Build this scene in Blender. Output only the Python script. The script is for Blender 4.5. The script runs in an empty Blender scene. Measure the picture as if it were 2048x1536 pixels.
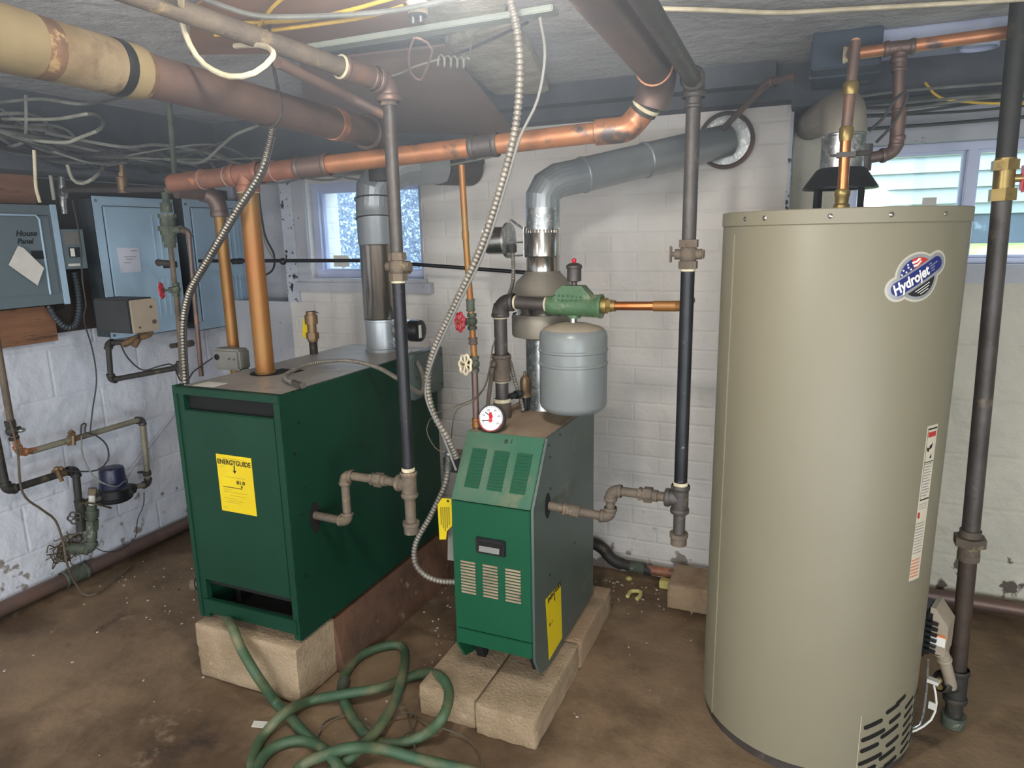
import bpy, bmesh, math, random
from mathutils import Vector as V3, Matrix, noise
S = bpy.context.scene
C = S.collection
random.seed(7)
# ------------------------------------------------------------------ camera
F, PIT, ROL, YAW, H = 1380.0, math.radians(12.07), math.radians(-1.10), math.radians(23.4), 1.45
fw = V3((-math.sin(YAW)*math.cos(PIT), math.cos(YAW)*math.cos(PIT), -math.sin(PIT)))
ri = V3((math.cos(YAW), math.sin(YAW), 0)); up = ri.cross(fw)
r2 = ri*math.cos(ROL)+up*math.sin(ROL); u2 = up*math.cos(ROL)-ri*math.sin(ROL)
CAM = V3((0, 0, H))
cd = bpy.data.cameras.new('camera'); cam = bpy.data.objects.new('camera', cd); C.objects.link(cam)
cd.sensor_width = 36; cd.lens = F/2048*36; cd.clip_start = .02
m = Matrix((r2, u2, -fw)).transposed().to_4x4(); m.translation = CAM; cam.matrix_world = m
S.camera = cam
def P(x, y, X=None, Y=None, Z=None):
    "measured photo point -> place on a known wall, floor or pipe plane of the room"
    d = r2*((x-1024)/F)-u2*((y-768)/F)+fw
    t = X/d.x if X is not None else (Y/d.y if Y is not None else (Z-H)/d.z)
    return CAM+d*t
# ------------------------------------------------------------------ light
w = bpy.data.worlds.new('sky'); S.world = w; w.use_nodes = True
bg = w.node_tree.nodes['Background']; bg.inputs[0].default_value = (.72, .86, 1, 1); bg.inputs[1].default_value = 6.5
S.view_settings.view_transform = 'Standard'; S.view_settings.look = 'None'; S.view_settings.gamma = 1
S.view_settings.exposure = 0.55; S.view_settings.use_curve_mapping = False
def light(name, loc, power, rad, col=(1, 1, 1)):
    l = bpy.data.lights.new(name, 'POINT'); l.energy = power; l.shadow_soft_size = rad; l.color = col
    o = bpy.data.objects.new(name, l); C.objects.link(o); o.location = loc; return o
light('bulb_and_fill_light', (-.48, .92, 1.86), 22, .055, (1, .96, .91))
light('bulb_and_fill_light', (.5, -1.4, 1.72), 30, .08, (1, .92, .84))  # fill light added behind the camera, no such lamp is known
light('bulb_and_fill_light', (-1.9, -.7, 1.72), 26, .08, (1, .95, .90))  # another added fill light, out of view at the left
def area(name, loc, aim, sx, sy, power, col):   # bluish fill lights added outside the view, standing for no known opening
    l = bpy.data.lights.new(name, 'AREA'); l.shape = 'RECTANGLE'; l.size = sx; l.size_y = sy; l.energy = power; l.color = col
    o = bpy.data.objects.new(name, l); C.objects.link(o); o.location = loc
    o.rotation_euler = (V3(aim)-V3(loc)).to_track_quat('-Z', 'Y').to_euler(); return o
area('rear_fill_light', (-.6, -2.5, .95), (-1.0, 2.6, 1.35), 3.4, 1.5, 70, (.86, .93, 1))
area('right_fill_light', (1.9, -.6, .7), (-2.4, 2.2, 1.7), 2.2, 1.1, 58, (.80, .90, 1))
# ------------------------------------------------------------------ materials
def lin(h):
    if isinstance(h, str):
        v = [int(h[i:i+2], 16)/255 for i in (0, 2, 4)]
        return tuple((c/12.92 if c <= .04045 else ((c+.055)/1.055)**2.4) for c in v)+(1,)
    return tuple(h)+(1,)
def mat(name, c1, c2=None, scale=6, rough=.6, metal=0, bump=0, bscale=60, c3=None, s3=20, lo=.4, hi=.62, l3=.58, h3=.66, stretch=None, spec=.5, detail=8, bdist=.01, extra=()):
    m = bpy.data.materials.new(name); m.use_nodes = True; n = m.node_tree.nodes; L = m.node_tree.links
    b = n['Principled BSDF']; b.inputs['Roughness'].default_value = rough; b.inputs['Metallic'].default_value = metal
    b.inputs['Specular IOR Level'].default_value = spec
    b.inputs['Base Color'].default_value = lin(c1)
    tc = n.new('ShaderNodeTexCoord'); mp = n.new('ShaderNodeMapping'); L.new(tc.outputs['Object'], mp.inputs[0])
    if stretch: mp.inputs['Scale'].default_value = stretch
    def noise(s, det=detail):
        t = n.new('ShaderNodeTexNoise'); t.inputs['Scale'].default_value = s; t.inputs['Detail'].default_value = det
        t.inputs['Roughness'].default_value = .62
        L.new(mp.outputs[0], t.inputs[0]); return t
    col = None
    def layer(prev, prevc, c, s, a, z):
        t = noise(s); r = n.new('ShaderNodeValToRGB'); r.color_ramp.elements[0].position = a; r.color_ramp.elements[1].position = z
        L.new(t.outputs['Fac'], r.inputs[0]); mx = n.new('ShaderNodeMix'); mx.data_type = 'RGBA'
        L.new(r.outputs[0], mx.inputs[0])
        if prev: L.new(prev, mx.inputs[6])
        else: mx.inputs[6].default_value = lin(prevc)
        mx.inputs[7].default_value = lin(c); return mx.outputs[2]
    if c2: col = layer(None, c1, c2, scale, lo, hi)
    if c3: col = layer(col, c1, c3, s3, l3, h3)
    for (ec, es, ea, ez) in extra: col = layer(col, c1, ec, es, ea, ez)
    if col: L.new(col, b.inputs['Base Color'])
    if bump:
        t = noise(bscale); bp = n.new('ShaderNodeBump'); bp.inputs['Strength'].default_value = bump; bp.inputs['Distance'].default_value = bdist
        L.new(t.outputs['Fac'], bp.inputs['Height']); L.new(bp.outputs[0], b.inputs['Normal'])
    return m
def brickwall(name, axis, bw, bh, c1, c2, strength=.5, mortar=.008, c3=None, dirt=True, nb=.35):
    "painted masonry: courses as relief, peeling flecks and low damp stains"
    m = mat(name, c1, c2, 2.3, .62, 0); n = m.node_tree.nodes; L = m.node_tree.links; b = n['Principled BSDF']
    tc = n.new('ShaderNodeTexCoord'); sp = n.new('ShaderNodeSeparateXYZ'); cb = n.new('ShaderNodeCombineXYZ')
    L.new(tc.outputs['Object'], sp.inputs[0]); L.new(sp.outputs[axis], cb.inputs[0]); L.new(sp.outputs[2], cb.inputs[1])
    br = n.new('ShaderNodeTexBrick'); L.new(cb.outputs[0], br.inputs[0]); br.inputs['Scale'].default_value = 1
    br.inputs['Brick Width'].default_value = bw; br.inputs['Row Height'].default_value = bh
    br.inputs['Mortar Size'].default_value = mortar; br.inputs['Mortar Smooth'].default_value = 1
    br.inputs['Color1'].default_value = br.inputs['Color2'].default_value = (1, 1, 1, 1); br.inputs['Mortar'].default_value = (0, 0, 0, 1)
    ns = n.new('ShaderNodeTexNoise'); ns.inputs['Scale'].default_value = 9; ns.inputs['Detail'].default_value = 9
    L.new(tc.outputs['Object'], ns.inputs[0])
    ad = n.new('ShaderNodeMath'); ad.operation = 'MULTIPLY_ADD'; L.new(ns.outputs['Fac'], ad.inputs[0]); ad.inputs[1].default_value = nb*4
    mu = n.new('ShaderNodeMath'); mu.operation = 'MULTIPLY'; L.new(br.outputs['Color'], mu.inputs[0]); mu.inputs[1].default_value = strength
    L.new(mu.outputs[0], ad.inputs[2])
    bp = n.new('ShaderNodeBump'); bp.inputs['Strength'].default_value = .8; bp.inputs['Distance'].default_value = .012
    L.new(ad.outputs[0], bp.inputs['Height']); L.new(bp.outputs[0], b.inputs['Normal'])
    if dirt:   # damp, flaking band low on the wall
        prev = b.inputs['Base Color'].links[0].from_socket
        n2 = n.new('ShaderNodeTexNoise'); n2.inputs['Scale'].default_value = 14; n2.inputs['Detail'].default_value = 10; L.new(tc.outputs['Object'], n2.inputs[0])
        rm = n.new('ShaderNodeMapRange'); L.new(sp.outputs[2], rm.inputs[0]); rm.inputs[1].default_value = 0; rm.inputs[2].default_value = .42
        rm.inputs[3].default_value = .24; rm.inputs[4].default_value = -.06
        a2 = n.new('ShaderNodeMath'); a2.operation = 'ADD'; L.new(n2.outputs['Fac'], a2.inputs[0]); L.new(rm.outputs[0], a2.inputs[1])
        r = n.new('ShaderNodeValToRGB'); r.color_ramp.elements[0].position = .735; r.color_ramp.elements[1].position = .78
        L.new(a2.outputs[0], r.inputs[0]); mx = n.new('ShaderNodeMix'); mx.data_type = 'RGBA'; L.new(r.outputs[0], mx.inputs[0])
        L.new(prev, mx.inputs[6]); mx.inputs[7].default_value = lin(c3 or '5a5048'); L.new(mx.outputs[2], b.inputs['Base Color'])
    return m
M = {}
M['wall'] = brickwall('painted_brick', 0, .215, .0765, 'd9d4cd', 'd0ccc8', .20, .009, c3='8a8078')
M['wall_l'] = brickwall('painted_block', 1, .41, .205, 'd0d4dc', 'c8ccd6', .22, .010, c3='8a837b', nb=.5)
M['wall_r'] = brickwall('rough_painted_wall', 0, .41, .205, 'cdc8b8', 'c0bcad', .2, .012, nb=.8)
M['reveal'] = mat('whitewashed_plaster', 'b4b6bc', 'a9acb4', 5, .7, bump=.4, bscale=12, c3='6d6762', s3=22, l3=.66, h3=.68)
M['flaky'] = mat('flaking_white_edge', 'c3c8d2', 'b2b6c0', 5, .7, bump=.6, bscale=30, c3='2f2a28', s3=26, l3=.57, h3=.60)
M['ceil'] = mat('rough_plaster', 'c4c4c4', 'b0b1b2', 3, .9, bump=.9, bscale=9, c3='96938c', s3=11, l3=.6, h3=.72, bdist=.04)
M['floor'] = mat('stained_concrete', '8a7359', '705c47', 2.6, .72, bump=.35, bscale=28, c3='54422f', s3=1.5, l3=.48, h3=.62, extra=(('33271f', 2.7, .60, .70), ('9c8a72', 5, .62, .74), ('a39a8c', 70, .70, .74), ('2a201a', 9, .69, .73)))
M['ground'] = mat('dirt_concrete', '6b4c38', '4f3a2c', 6, .8, bump=.6, bscale=20, c3='8c7a66', s3=14, l3=.62, h3=.7)
M['block'] = mat('concrete_block', 'ad977b', '998467', 9, .92, bump=.9, bscale=90, c3='b29c80', s3=60, l3=.58, h3=.66)
M['block2'] = mat('worn_red_brown_block', 'a08468', 'a48f74', 5, .9, bump=.7, bscale=70, c3='8a6450', s3=5, l3=.56, h3=.7)
M['green'] = mat('green_enamel', '0d3424', '113a2a', 2, .5, bump=.05, bscale=200, spec=.3)
M['green2'] = mat('dusty_green_enamel', '265a42', '48634e', 5, .55, c3='6f6b52', s3=9, l3=.58, h3=.76)
M['green3'] = mat('green_enamel_front', '0e4a30', '124d34', 3, .5, spec=.3)
M['greyside'] = mat('grey_green_enamel', '4c5853', '46534e', 3, .4, c3='5d655c', s3=7)
M['dust'] = mat('dusty_steel_top', '9d968c', '8b857c', 5, .38, c3='4f4a45', s3=12, l3=.6, h3=.75)
M['dust2'] = mat('thick_dust_top', 'a08c76', '8c7864', 10, .9, c3='64584c', s3=20, l3=.6, h3=.7, stretch=(1, .3, 1))
M['black'] = mat('black_void', '08090a', rough=.8)
M['heater'] = mat('beige_enamel', '837d69', '7f7965', .9, .48, spec=.5)
M['slot'] = mat('dark_slot', '0d0b08', rough=.9)
M['tank'] = mat('grey_enamel_tank', '787d7c', '747978', 3, .33)
M['tankdust'] = mat('dust_on_tank', 'a39683', '968b7b', 14, .8)
M['galv'] = mat('galvanised_steel', 'a9adad', '8b9090', 34, .34, .85, c3='c6c9c6', s3=60, l3=.55, h3=.6, detail=3)
M['steel'] = mat('bright_steel', 'b6b2ab', 'a09c96', 2, .2, .95, stretch=(1, 1, .1))
M['flue'] = mat('duct_steel', 'a4a9ac', '92989b', 3, .36, .5)
M['hood'] = mat('dusty_hood_steel', '9a9385', '857f74', 4, .55, .35)
M['copper'] = mat('copper', 'bf8057', '9f6f50', 7, .40, .4, c3='5d5552', s3=9, l3=.55, h3=.64)
M['copper2'] = mat('old_copper', '946034', '8f6a38', 4, .5, .4, c3='8a7a5c', s3=8, l3=.6, h3=.75)
M['copperb'] = mat('bright_copper', 'c07f52', 'a8693f', 10, .28, .9)
M['browncu'] = mat('tarnished_copper', '7a6258', '665854', 4, .5, .5, c3='8b6a54', s3=7, l3=.58, h3=.7)
M['rust'] = mat('rusty_iron', '6f6354', '5a5047', 10, .7, .2, bump=.4, bscale=90, c3='9a8664', s3=22, l3=.58, h3=.7)
M['grease'] = mat('black_iron', '2c2d30', '222326', 8, .42, .4, c3='6a675f', s3=45, l3=.64, h3=.70)
M['iron'] = mat('grey_iron_pipe', '55504d', '48433f', 9, .5, .4, bump=.2, bscale=70, c3='7a6b5c', s3=16, l3=.6, h3=.7)
M['dkiron'] = mat('dark_painted_iron', '3a3833', '2d2c2a', 7, .6, .2, c3='59503f', s3=14, l3=.58, h3=.66)
M['tape'] = mat('joint_compound', 'cfc6a8', 'b5ab8c', 40, .8)
M['brass'] = mat('brass', 'a08b58', '8a7546', 14, .35, .7, c3='6d5f3c', s3=25, l3=.6, h3=.7)
M['dullbrass'] = mat('dull_brass', '8a7255', '76624a', 14, .5, .6)
M['verd'] = mat('verdigris_bronze', '565d50', '474d42', 22, .7, .2, bump=.4, bscale=90, c3='8a8f78', s3=30, l3=.6, h3=.7)
M['castgreen'] = mat('green_cast_iron', '4c6b4c', '466346', 12, .5, .1, bump=.3, bscale=60, c3='8c8f73', s3=14, l3=.55, h3=.68)
M['red'] = mat('red_handwheel', 'b4303a', '9a2a34', 30, .5)
M['redbright'] = mat('red_handle', 'c2152a', rough=.35)
M['cream'] = mat('cream_paint', 'd8cdb0', 'c6b79a', 30, .6)
M['flex'] = mat('flexible_conduit_steel', '9b9588', '87827a', 30, .36, .8)
M['flexb'] = mat('bright_flexible_conduit', '8b857a', '79736a', 30, .5, .4)
M['hose'] = mat('green_rubber_hose', '33543e', '46593d', 6, .6, bump=.15, bscale=60, c3='6d6a4d', s3=7, l3=.48, h3=.66)
M['panel'] = mat('blue_grey_panel', 'a6c0d4', '9fbacf', 2, .45)
M['panel1'] = mat('grey_green_panel', '647278', '5f6c71', 2, .45)
M['panelside'] = mat('dark_panel_side', '3d464a', '363e42', 3, .55)
M['ply'] = mat('plywood_backing', '8a6248', '795540', 5, .75, stretch=(1, 1, 8), c3='4d382b', s3=4)
M['plyd'] = mat('dark_backing_board', '3a302a', '2d2622', 5, .8)
M['beam'] = mat('dark_old_beam', '565a60', '43474c', 4, .9, bump=.5, bscale=14)
M['board'] = mat('brown_hardboard', '7b665b', '725e55', 2.4, .8, c3='846d60', s3=1.2)
M['board2'] = mat('tan_hardboard', 'a2785c', '8d6a54', 2, .8)
M['strip'] = mat('weathered_batten', '8d9488', '777e77', 5, .7, stretch=(.3, 4, 4))
M['lath'] = mat('crumbled_plaster', 'd6ceb8', 'b9b19c', 8, .95, bump=1, bscale=30, bdist=.03)
M['white'] = mat('white_cable', 'd9cdb0', 'c2b698', 20, .5)
M['greyc'] = mat('grey_cable', '7d7f7a', '64665f', 12, .55)
M['whitec'] = mat('dull_white_cable', '9c9c90', '84857a', 12, .55)
M['darkc'] = mat('dark_cable', '2e3032', '3b3c3c', 12, .55)
M['yellow'] = mat('yellow_cable', 'd9b43c', 'c79f33', 20, .5)
M['brownw'] = mat('brown_wire', '5d5243', '4b4236', 20, .6)
M['pinkw'] = mat('copper_wire', 'a5867a', '8e7469', 20, .5)
M['ylabel'] = mat('yellow_label', 'd9bf12', 'd0b510', 6, .5)
M['ink'] = mat('black_ink', '141414', rough=.6)
M['greyink'] = mat('pale_ink', '9c8c2c', rough=.6)
M['pen'] = mat('marker_ink', '16211e', rough=.5)
M['paper'] = mat('paper', 'd6d4cc', 'cbc8bf', 8, .8)
M['paperlilac'] = mat('paper_sheet', 'cfd0dc', 'c4c5d2', 8, .8)
M['beige'] = mat('beige_cover', 'a39684', '968a79', 8, .5)
M['dkbox'] = mat('charcoal_box', '35393a', '2f3334', 5, .5)
M['gbox'] = mat('grey_box', '7d7c76', '74736e', 6, .5)
M['navy'] = mat('dark_blue_plastic', '20243f', '1b1f38', 6, .35)
M['blk'] = mat('black_plastic', '17181a', '1d1e20', 8, .4)
M['vinyl'] = mat('white_vinyl', 'b9c2dc', 'b2bbd6', 3, .4)
M['gface'] = mat('gauge_face', 'dfe2e0', rough=.4)
M['silver'] = mat('silver_print', 'a3a5a8', '97999c', 30, .35, .4)
M['blue'] = mat('blue_print', '18256a', rough=.4)
M['orange'] = mat('orange_print', 'd8703a', rough=.5)
M['whitep'] = mat('white_print', 'e6e2da', rough=.5)
M['redp'] = mat('red_print', 'b6322f', rough=.5)
M['labelp'] = mat('warning_label_paper', 'cfc5b2', 'c8bea9', 12, .5)
M['roots'] = mat('dirty_fibre', '6a5d45', '3d362a', 40, .9, bump=1, bscale=120)
M['foam'] = mat('yellow_foam', 'cbc07a', 'bdb06a', 40, .7)
M['chip'] = mat('paint_chips', 'cfc9bd', 'a89f90', 60, .8)
M['glassy'] = None
g = bpy.data.materials.new('window_glass'); g.use_nodes = True; n = g.node_tree.nodes; L = g.node_tree.links
for x in list(n):
    if x.type != 'OUTPUT_MATERIAL': n.remove(x)
tr = n.new('ShaderNodeBsdfTransparent'); tr.inputs[0].default_value = (.9, .94, .96, 1); gl = n.new('ShaderNodeBsdfGlossy'); gl.inputs['Roughness'].default_value = .05
mx = n.new('ShaderNodeMixShader'); mx.inputs[0].default_value = .06; L.new(tr.outputs[0], mx.inputs[1]); L.new(gl.outputs[0], mx.inputs[2])
L.new(mx.outputs[0], [x for x in n if x.type == 'OUTPUT_MATERIAL'][0].inputs[0]); M['glass'] = g
M['siding'] = mat('white_siding', '8d969c', '858e95', 2, .6)
M['found'] = mat('grey_foundation', '46525f', '3b4652', 3, .8, c3='66717c', s3=8)
M['grass'] = mat('grass', '6d8a3c', '8a9a50', 12, .9, c3='a59a6a', s3=6)
M['well'] = mat('pebbled_well_wall', '7f90a5', '53606f', 55, .8, bump=1, bscale=70, c3='cdd8e6', s3=75, l3=.53, h3=.58)
# ------------------------------------------------------------------ mesh builder
def axes(d):
    d = d.normalized(); a = V3((0, 0, 1)) if abs(d.z) < .9 else V3((1, 0, 0)); u = d.cross(a).normalized(); return u, d.cross(u).normalized()
class B:
    def __init__(s): s.bm = bmesh.new()
    def face(s, vs):
        try: return s.bm.faces.new(vs)
        except ValueError: return None
    def box(s, x0, x1, y0, y1, z0, z1, bev=0):
        t = bmesh.new(); bmesh.ops.create_cube(t, size=1)
        for v in t.verts: v.co = V3(((x0+x1)/2+v.co.x*(x1-x0), (y0+y1)/2+v.co.y*(y1-y0), (z0+z1)/2+v.co.z*(z1-z0)))
        if bev: bmesh.ops.bevel(t, geom=t.edges[:], offset=bev, segments=2, affect='EDGES')
        s.add(t); return s
    def obox(s, c, sx, sy, sz, mt, bev=0):
        "box with centre c, rotated by 3x3 mt"
        t = bmesh.new(); bmesh.ops.create_cube(t, size=1)
        for v in t.verts: v.co = V3((v.co.x*sx, v.co.y*sy, v.co.z*sz))
        if bev: bmesh.ops.bevel(t, geom=t.edges[:], offset=bev, segments=2, affect='EDGES')
        for v in t.verts: v.co = V3(c)+mt@v.co
        s.add(t); return s
    def add(s, t):
        me = bpy.data.meshes.new('tmp'); t.to_mesh(me); t.free(); s.bm.from_mesh(me); bpy.data.meshes.remove(me)
    def lathe(s, p, d, prof, n=28):
        "prof: (radius, distance along d)"
        p = V3(p); d = V3(d).normalized(); u, v = axes(d); rings = []
        for r, t in prof:
            if r < 1e-6: rings.append([s.bm.verts.new(p+d*t)])
            else: rings.append([s.bm.verts.new(p+d*t+(u*math.cos(2*math.pi*k/n)+v*math.sin(2*math.pi*k/n))*r) for k in range(n)])
        for a, b in zip(rings, rings[1:]):
            for k in range(n):
                k2 = (k+1) % n
                if len(a) == 1 and len(b) == 1: continue
                if len(a) == 1: s.face([a[0], b[k], b[k2]])
                elif len(b) == 1: s.face([a[k], b[0], a[k2]])
                else: s.face([a[k], b[k], b[k2], a[k2]])
        return s
    def cyl(s, p, q, r, r1=None, n=24):
        p, q = V3(p), V3(q); r1 = r if r1 is None else r1; L = (q-p).length
        return s.lathe(p, q-p, [(0, 0), (r, 0), (r1, L), (0, L)], n)
    def hexn(s, p, q, r): return s.cyl(p, q, r, n=6)
    def tube(s, path, r, n=12, rf=None, cap=True):
        path = [V3(p) for p in path]; N = len(path); t0 = (path[1]-path[0]).normalized(); u, v = axes(t0); rings = []; acc = 0
        for i, p in enumerate(path):
            t = (path[min(i+1, N-1)]-path[max(i-1, 0)]).normalized()
            u = (u-t*u.dot(t)).normalized(); v = t.cross(u)
            if i: acc += (p-path[i-1]).length
            rr = rf(acc) if rf else r
            rings.append([s.bm.verts.new(p+(u*math.cos(2*math.pi*k/n)+v*math.sin(2*math.pi*k/n))*rr) for k in range(n)])
        for a, b in zip(rings, rings[1:]):
            for k in range(n): s.face([a[k], a[(k+1) % n], b[(k+1) % n], b[k]])
        if cap: s.face(rings[0][::-1]); s.face(rings[-1])
        return s
    def prism(s, pts, ext):
        "polygon pts (3D) extruded by vector ext"
        a = [s.bm.verts.new(V3(p)) for p in pts]; b = [s.bm.verts.new(V3(p)+V3(ext)) for p in pts]; k = len(a)
        s.face(a[::-1]); s.face(b)
        for i in range(k): s.face([a[i], a[(i+1) % k], b[(i+1) % k], b[i]])
        return s
    def ball(s, c, r, sc=(1, 1, 1), n=16):
        t = bmesh.new(); bmesh.ops.create_uvsphere(t, u_segments=n, v_segments=n//2+2, radius=r)
        for v in t.verts: v.co = V3(c)+V3((v.co.x*sc[0], v.co.y*sc[1], v.co.z*sc[2]))
        s.add(t); return s
    def build(s, name, m, parent=None, smooth=True, ang=38, **kw):
        bmesh.ops.recalc_face_normals(s.bm, faces=s.bm.faces[:])
        me = bpy.data.meshes.new(name); s.bm.to_mesh(me); s.bm.free(); me.materials.append(M[m] if isinstance(m, str) else m)
        if smooth and len(me.polygons):
            me.polygons.foreach_set('use_smooth', [True]*len(me.polygons)); me.set_sharp_from_angle(angle=math.radians(ang))
        o = bpy.data.objects.new(name, me); C.objects.link(o)
        if parent: 
            o.parent = parent; o.location = -wloc(parent)
        for k, v in kw.items(): o[k] = v
        return o
def wloc(o):
    v = V3((0, 0, 0))
    while o: v += o.location; o = o.parent
    return v
def thing(name, label, cat, loc=(0, 0, 0), group=None):
    o = bpy.data.objects.new(name, None); C.objects.link(o); o.location = loc; o.empty_display_size = .05
    o['label'] = label; o['category'] = cat
    if group: o['group'] = group
    return o
def solo(o, label, cat, group=None, kind=None):
    o['label'] = label; o['category'] = cat
    if group: o['group'] = group
    if kind: o['kind'] = kind
    return o
def st(o): o['kind'] = 'structure'; return o
def spline(pts, step=.02, closed=False):
    pts = [V3(p) for p in pts]; q = [pts[0]*2-pts[1]]+pts+[pts[-1]*2-pts[-2]]; out = []
    for i in range(1, len(q)-2):
        a, b, c, d = q[i-1:i+3]; k = max(2, int((c-b).length/step))
        for j in range(k):
            t = j/k; out.append(.5*((2*b)+(c-a)*t+(2*a-5*b+4*c-d)*t*t+(3*b-a-3*c+d)*t**3))
    out.append(pts[-1]); return out
def resample(path, step):
    out = [path[0]]; need = step
    for a, b in zip(path, path[1:]):
        L = (b-a).length; pos = 0
        while L-pos >= need: pos += need; out.append(a.lerp(b, pos/L)); need = step
        need -= L-pos
    return out
def arc(p, a, b, L, n=10):
    "quarter bend around corner p from direction a (incoming) to b (outgoing)"
    s, e = p-a*L, p+b*L; return [(s*(1-t)**2+p*2*t*(1-t)+e*t*t) for t in [i/n for i in range(n+1)]]
def collar(b, p, d, r, h=.012, k=1.0):
    b.lathe(p-d*h/2, d, [(r*.96, -.001), (r*k, 0), (r*k*1.04, h*.3), (r*k*1.04, h*.7), (r*k, h), (r*.96, h+.001)], 24)
def run(parent, pts, r, pm='iron', fm='rust', k=1.25, el=1.9, collars=True, names=('pipe', 'elbow'), n=20, smoothbend=False):
    pts = [V3(p) for p in pts]
    if smoothbend:
        path = [pts[0]]
        for i in range(1, len(pts)-1):
            path += arc(pts[i], (pts[i]-pts[i-1]).normalized(), (pts[i+1]-pts[i]).normalized(), el*r)
        path.append(pts[-1]); return B().tube(path, r, n).build(names[0], pm, parent)
    last = None
    for i, (a, b) in enumerate(zip(pts, pts[1:])):
        d = (b-a).normalized(); a2 = a+d*(el*r*.5 if i else 0); b2 = b-d*(el*r*.5 if i < len(pts)-2 else 0)
        last = B().cyl(a2, b2, r, n=n).build(names[0], pm, parent)
    for i in range(1, len(pts)-1):
        a = (pts[i]-pts[i-1]).normalized(); c = (pts[i+1]-pts[i]).normalized(); bb = B()
        bb.tube(arc(pts[i], a, c, el*r), r*k, n)
        if collars: collar(bb, pts[i]-a*el*r, a, r*k*1.1, r*.7); collar(bb, pts[i]+c*el*r, c, r*k*1.1, r*.7)
        bb.build(names[1], fm, parent)
def tee(parent, p, ax, br, r, m='rust', k=1.28, L=1.9, name='tee'):
    p, ax, br = V3(p), V3(ax).normalized(), V3(br).normalized(); b = B()
    b.cyl(p-ax*r*L, p+ax*r*L, r*k); b.cyl(p, p+br*r*L, r*k)
    for d in (-ax, ax, br): collar(b, p+d*r*L, d, r*k*1.1, r*.7)
    return b.build(name, m, parent)
def fitting(parent, p, ax, r, L, m='rust', name='coupling', k=1.3, hexa=False):
    p, ax = V3(p), V3(ax).normalized(); b = B()
    if hexa: b.cyl(p-ax*L*.5, p+ax*L*.5, r*1.2); b.hexn(p-ax*L*.22, p+ax*L*.22, r*1.65); b.hexn(p-ax*L*.5, p-ax*L*.34, r*1.4)
    else: b.cyl(p-ax*L*.5, p+ax*L*.5, r*k); collar(b, p-ax*L*.5, ax, r*k*1.08, r*.5); collar(b, p+ax*L*.5, ax, r*k*1.08, r*.5)
    return b.build(name, m, parent)
def ring(parent, p, ax, r, h, m='tape', name='joint_ring'):
    p, ax = V3(p), V3(ax).normalized(); b = B(); b.lathe(p-ax*h/2, ax, [(r*.9, 0), (r*1.06, h*.2), (r*1.08, h*.5), (r*1.04, h*.85), (r*.9, h)], 22)
    return b.build(name, m, parent)
def handwheel(parent, c, ax, R, m='red', hub='brass', lobes=7, face='cream'):
    c, ax = V3(c), V3(ax).normalized(); u, v = axes(ax); b = B(); pts = []
    N = lobes*8
    for k in range(N+1):
        a = 2*math.pi*k/N; rr = R*(1+.10*math.cos(lobes*a)); pts.append(c+(u*math.cos(a)+v*math.sin(a))*rr)
    b.tube(pts, R*.15, 8, cap=False)
    for k in range(lobes):
        a = 2*math.pi*(k+.5)/lobes; d = u*math.cos(a)+v*math.sin(a); b.tube([c+d*R*.2, c+d*R*.92], R*.10, 8)
    b.cyl(c-ax*R*.12, c+ax*R*.16, R*.3, n=16)
    w = b.build('handwheel', m, parent); bb = B(); bb.cyl(c+ax*R*.16, c+ax*R*.34, R*.15, n=10); bb.build('nut', hub, w); return w
def gatevalve(parent, p, ax, br, r, m='verd', wheel='red', R=.026, ext=.05, face='cream', name='valve_body'):
    p, ax, br = V3(p), V3(ax).normalized(), V3(br).normalized(); b = B()
    b.hexn(p-ax*r*2.6, p-ax*r*1.5, r*1.5); b.hexn(p+ax*r*1.5, p+ax*r*2.6, r*1.5)
    b.ball(p, r*1.7); b.cyl(p, p+br*(r*2.2), r*1.15); b.hexn(p+br*r*1.8, p+br*r*2.6, r*1.35); b.cyl(p+br*r*2.4, p+br*ext, r*.45, n=12)
    vb = b.build(name, m, parent); handwheel(parent, p+br*ext, br, R, wheel)
    return vb
def flex(parent, pts, r, m, name='conduit', pitch=.012, n=12):
    path = resample(spline(pts, .01), pitch/6)
    return B().tube(path, r, n, rf=lambda a: r*(1+.17*math.sin(2*math.pi*a/pitch))).build(name, m, parent, ang=75)
def cable(pts, r, m, name='cable', parent=None, n=8, step=.02):
    return B().tube(spline(pts, step), r, n).build(name, m, parent)
def text(parent, s, o, xd, yd, size, m, name='lettering', align='CENTER', depth=.0006, bold=0, shear=0, sx=1.0):
    c = bpy.data.curves.new('t', 'FONT'); c.body = s; c.size = size; c.align_x = align; c.align_y = 'CENTER'; c.extrude = depth/2; c.offset = bold; c.shear = shear
    c.resolution_u = 3
    t = bpy.data.objects.new('t', c); C.objects.link(t); dg = bpy.context.evaluated_depsgraph_get()
    me = bpy.data.meshes.new_from_object(t.evaluated_get(dg)); bpy.data.objects.remove(t); bpy.data.curves.remove(c)
    xd, yd = V3(xd).normalized(), V3(yd).normalized(); zd = xd.cross(yd)
    for v in me.vertices: v.co = V3(o)+xd*v.co.x*sx+yd*v.co.y+zd*v.co.z
    me.materials.clear(); me.materials.append(M[m]); me.name = name
    ob = bpy.data.objects.new(name, me); C.objects.link(ob)
    if parent: ob.parent = parent; ob.location = -wloc(parent)
    return ob
X, Y, Z = V3((1, 0, 0)), V3((0, 1, 0)), V3((0, 0, 1))
RX0, RX1, RY0, RY1 = -2.9, 2.0, -2.6, 2.95
CZ = 2.0
YB = 2.76
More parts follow.
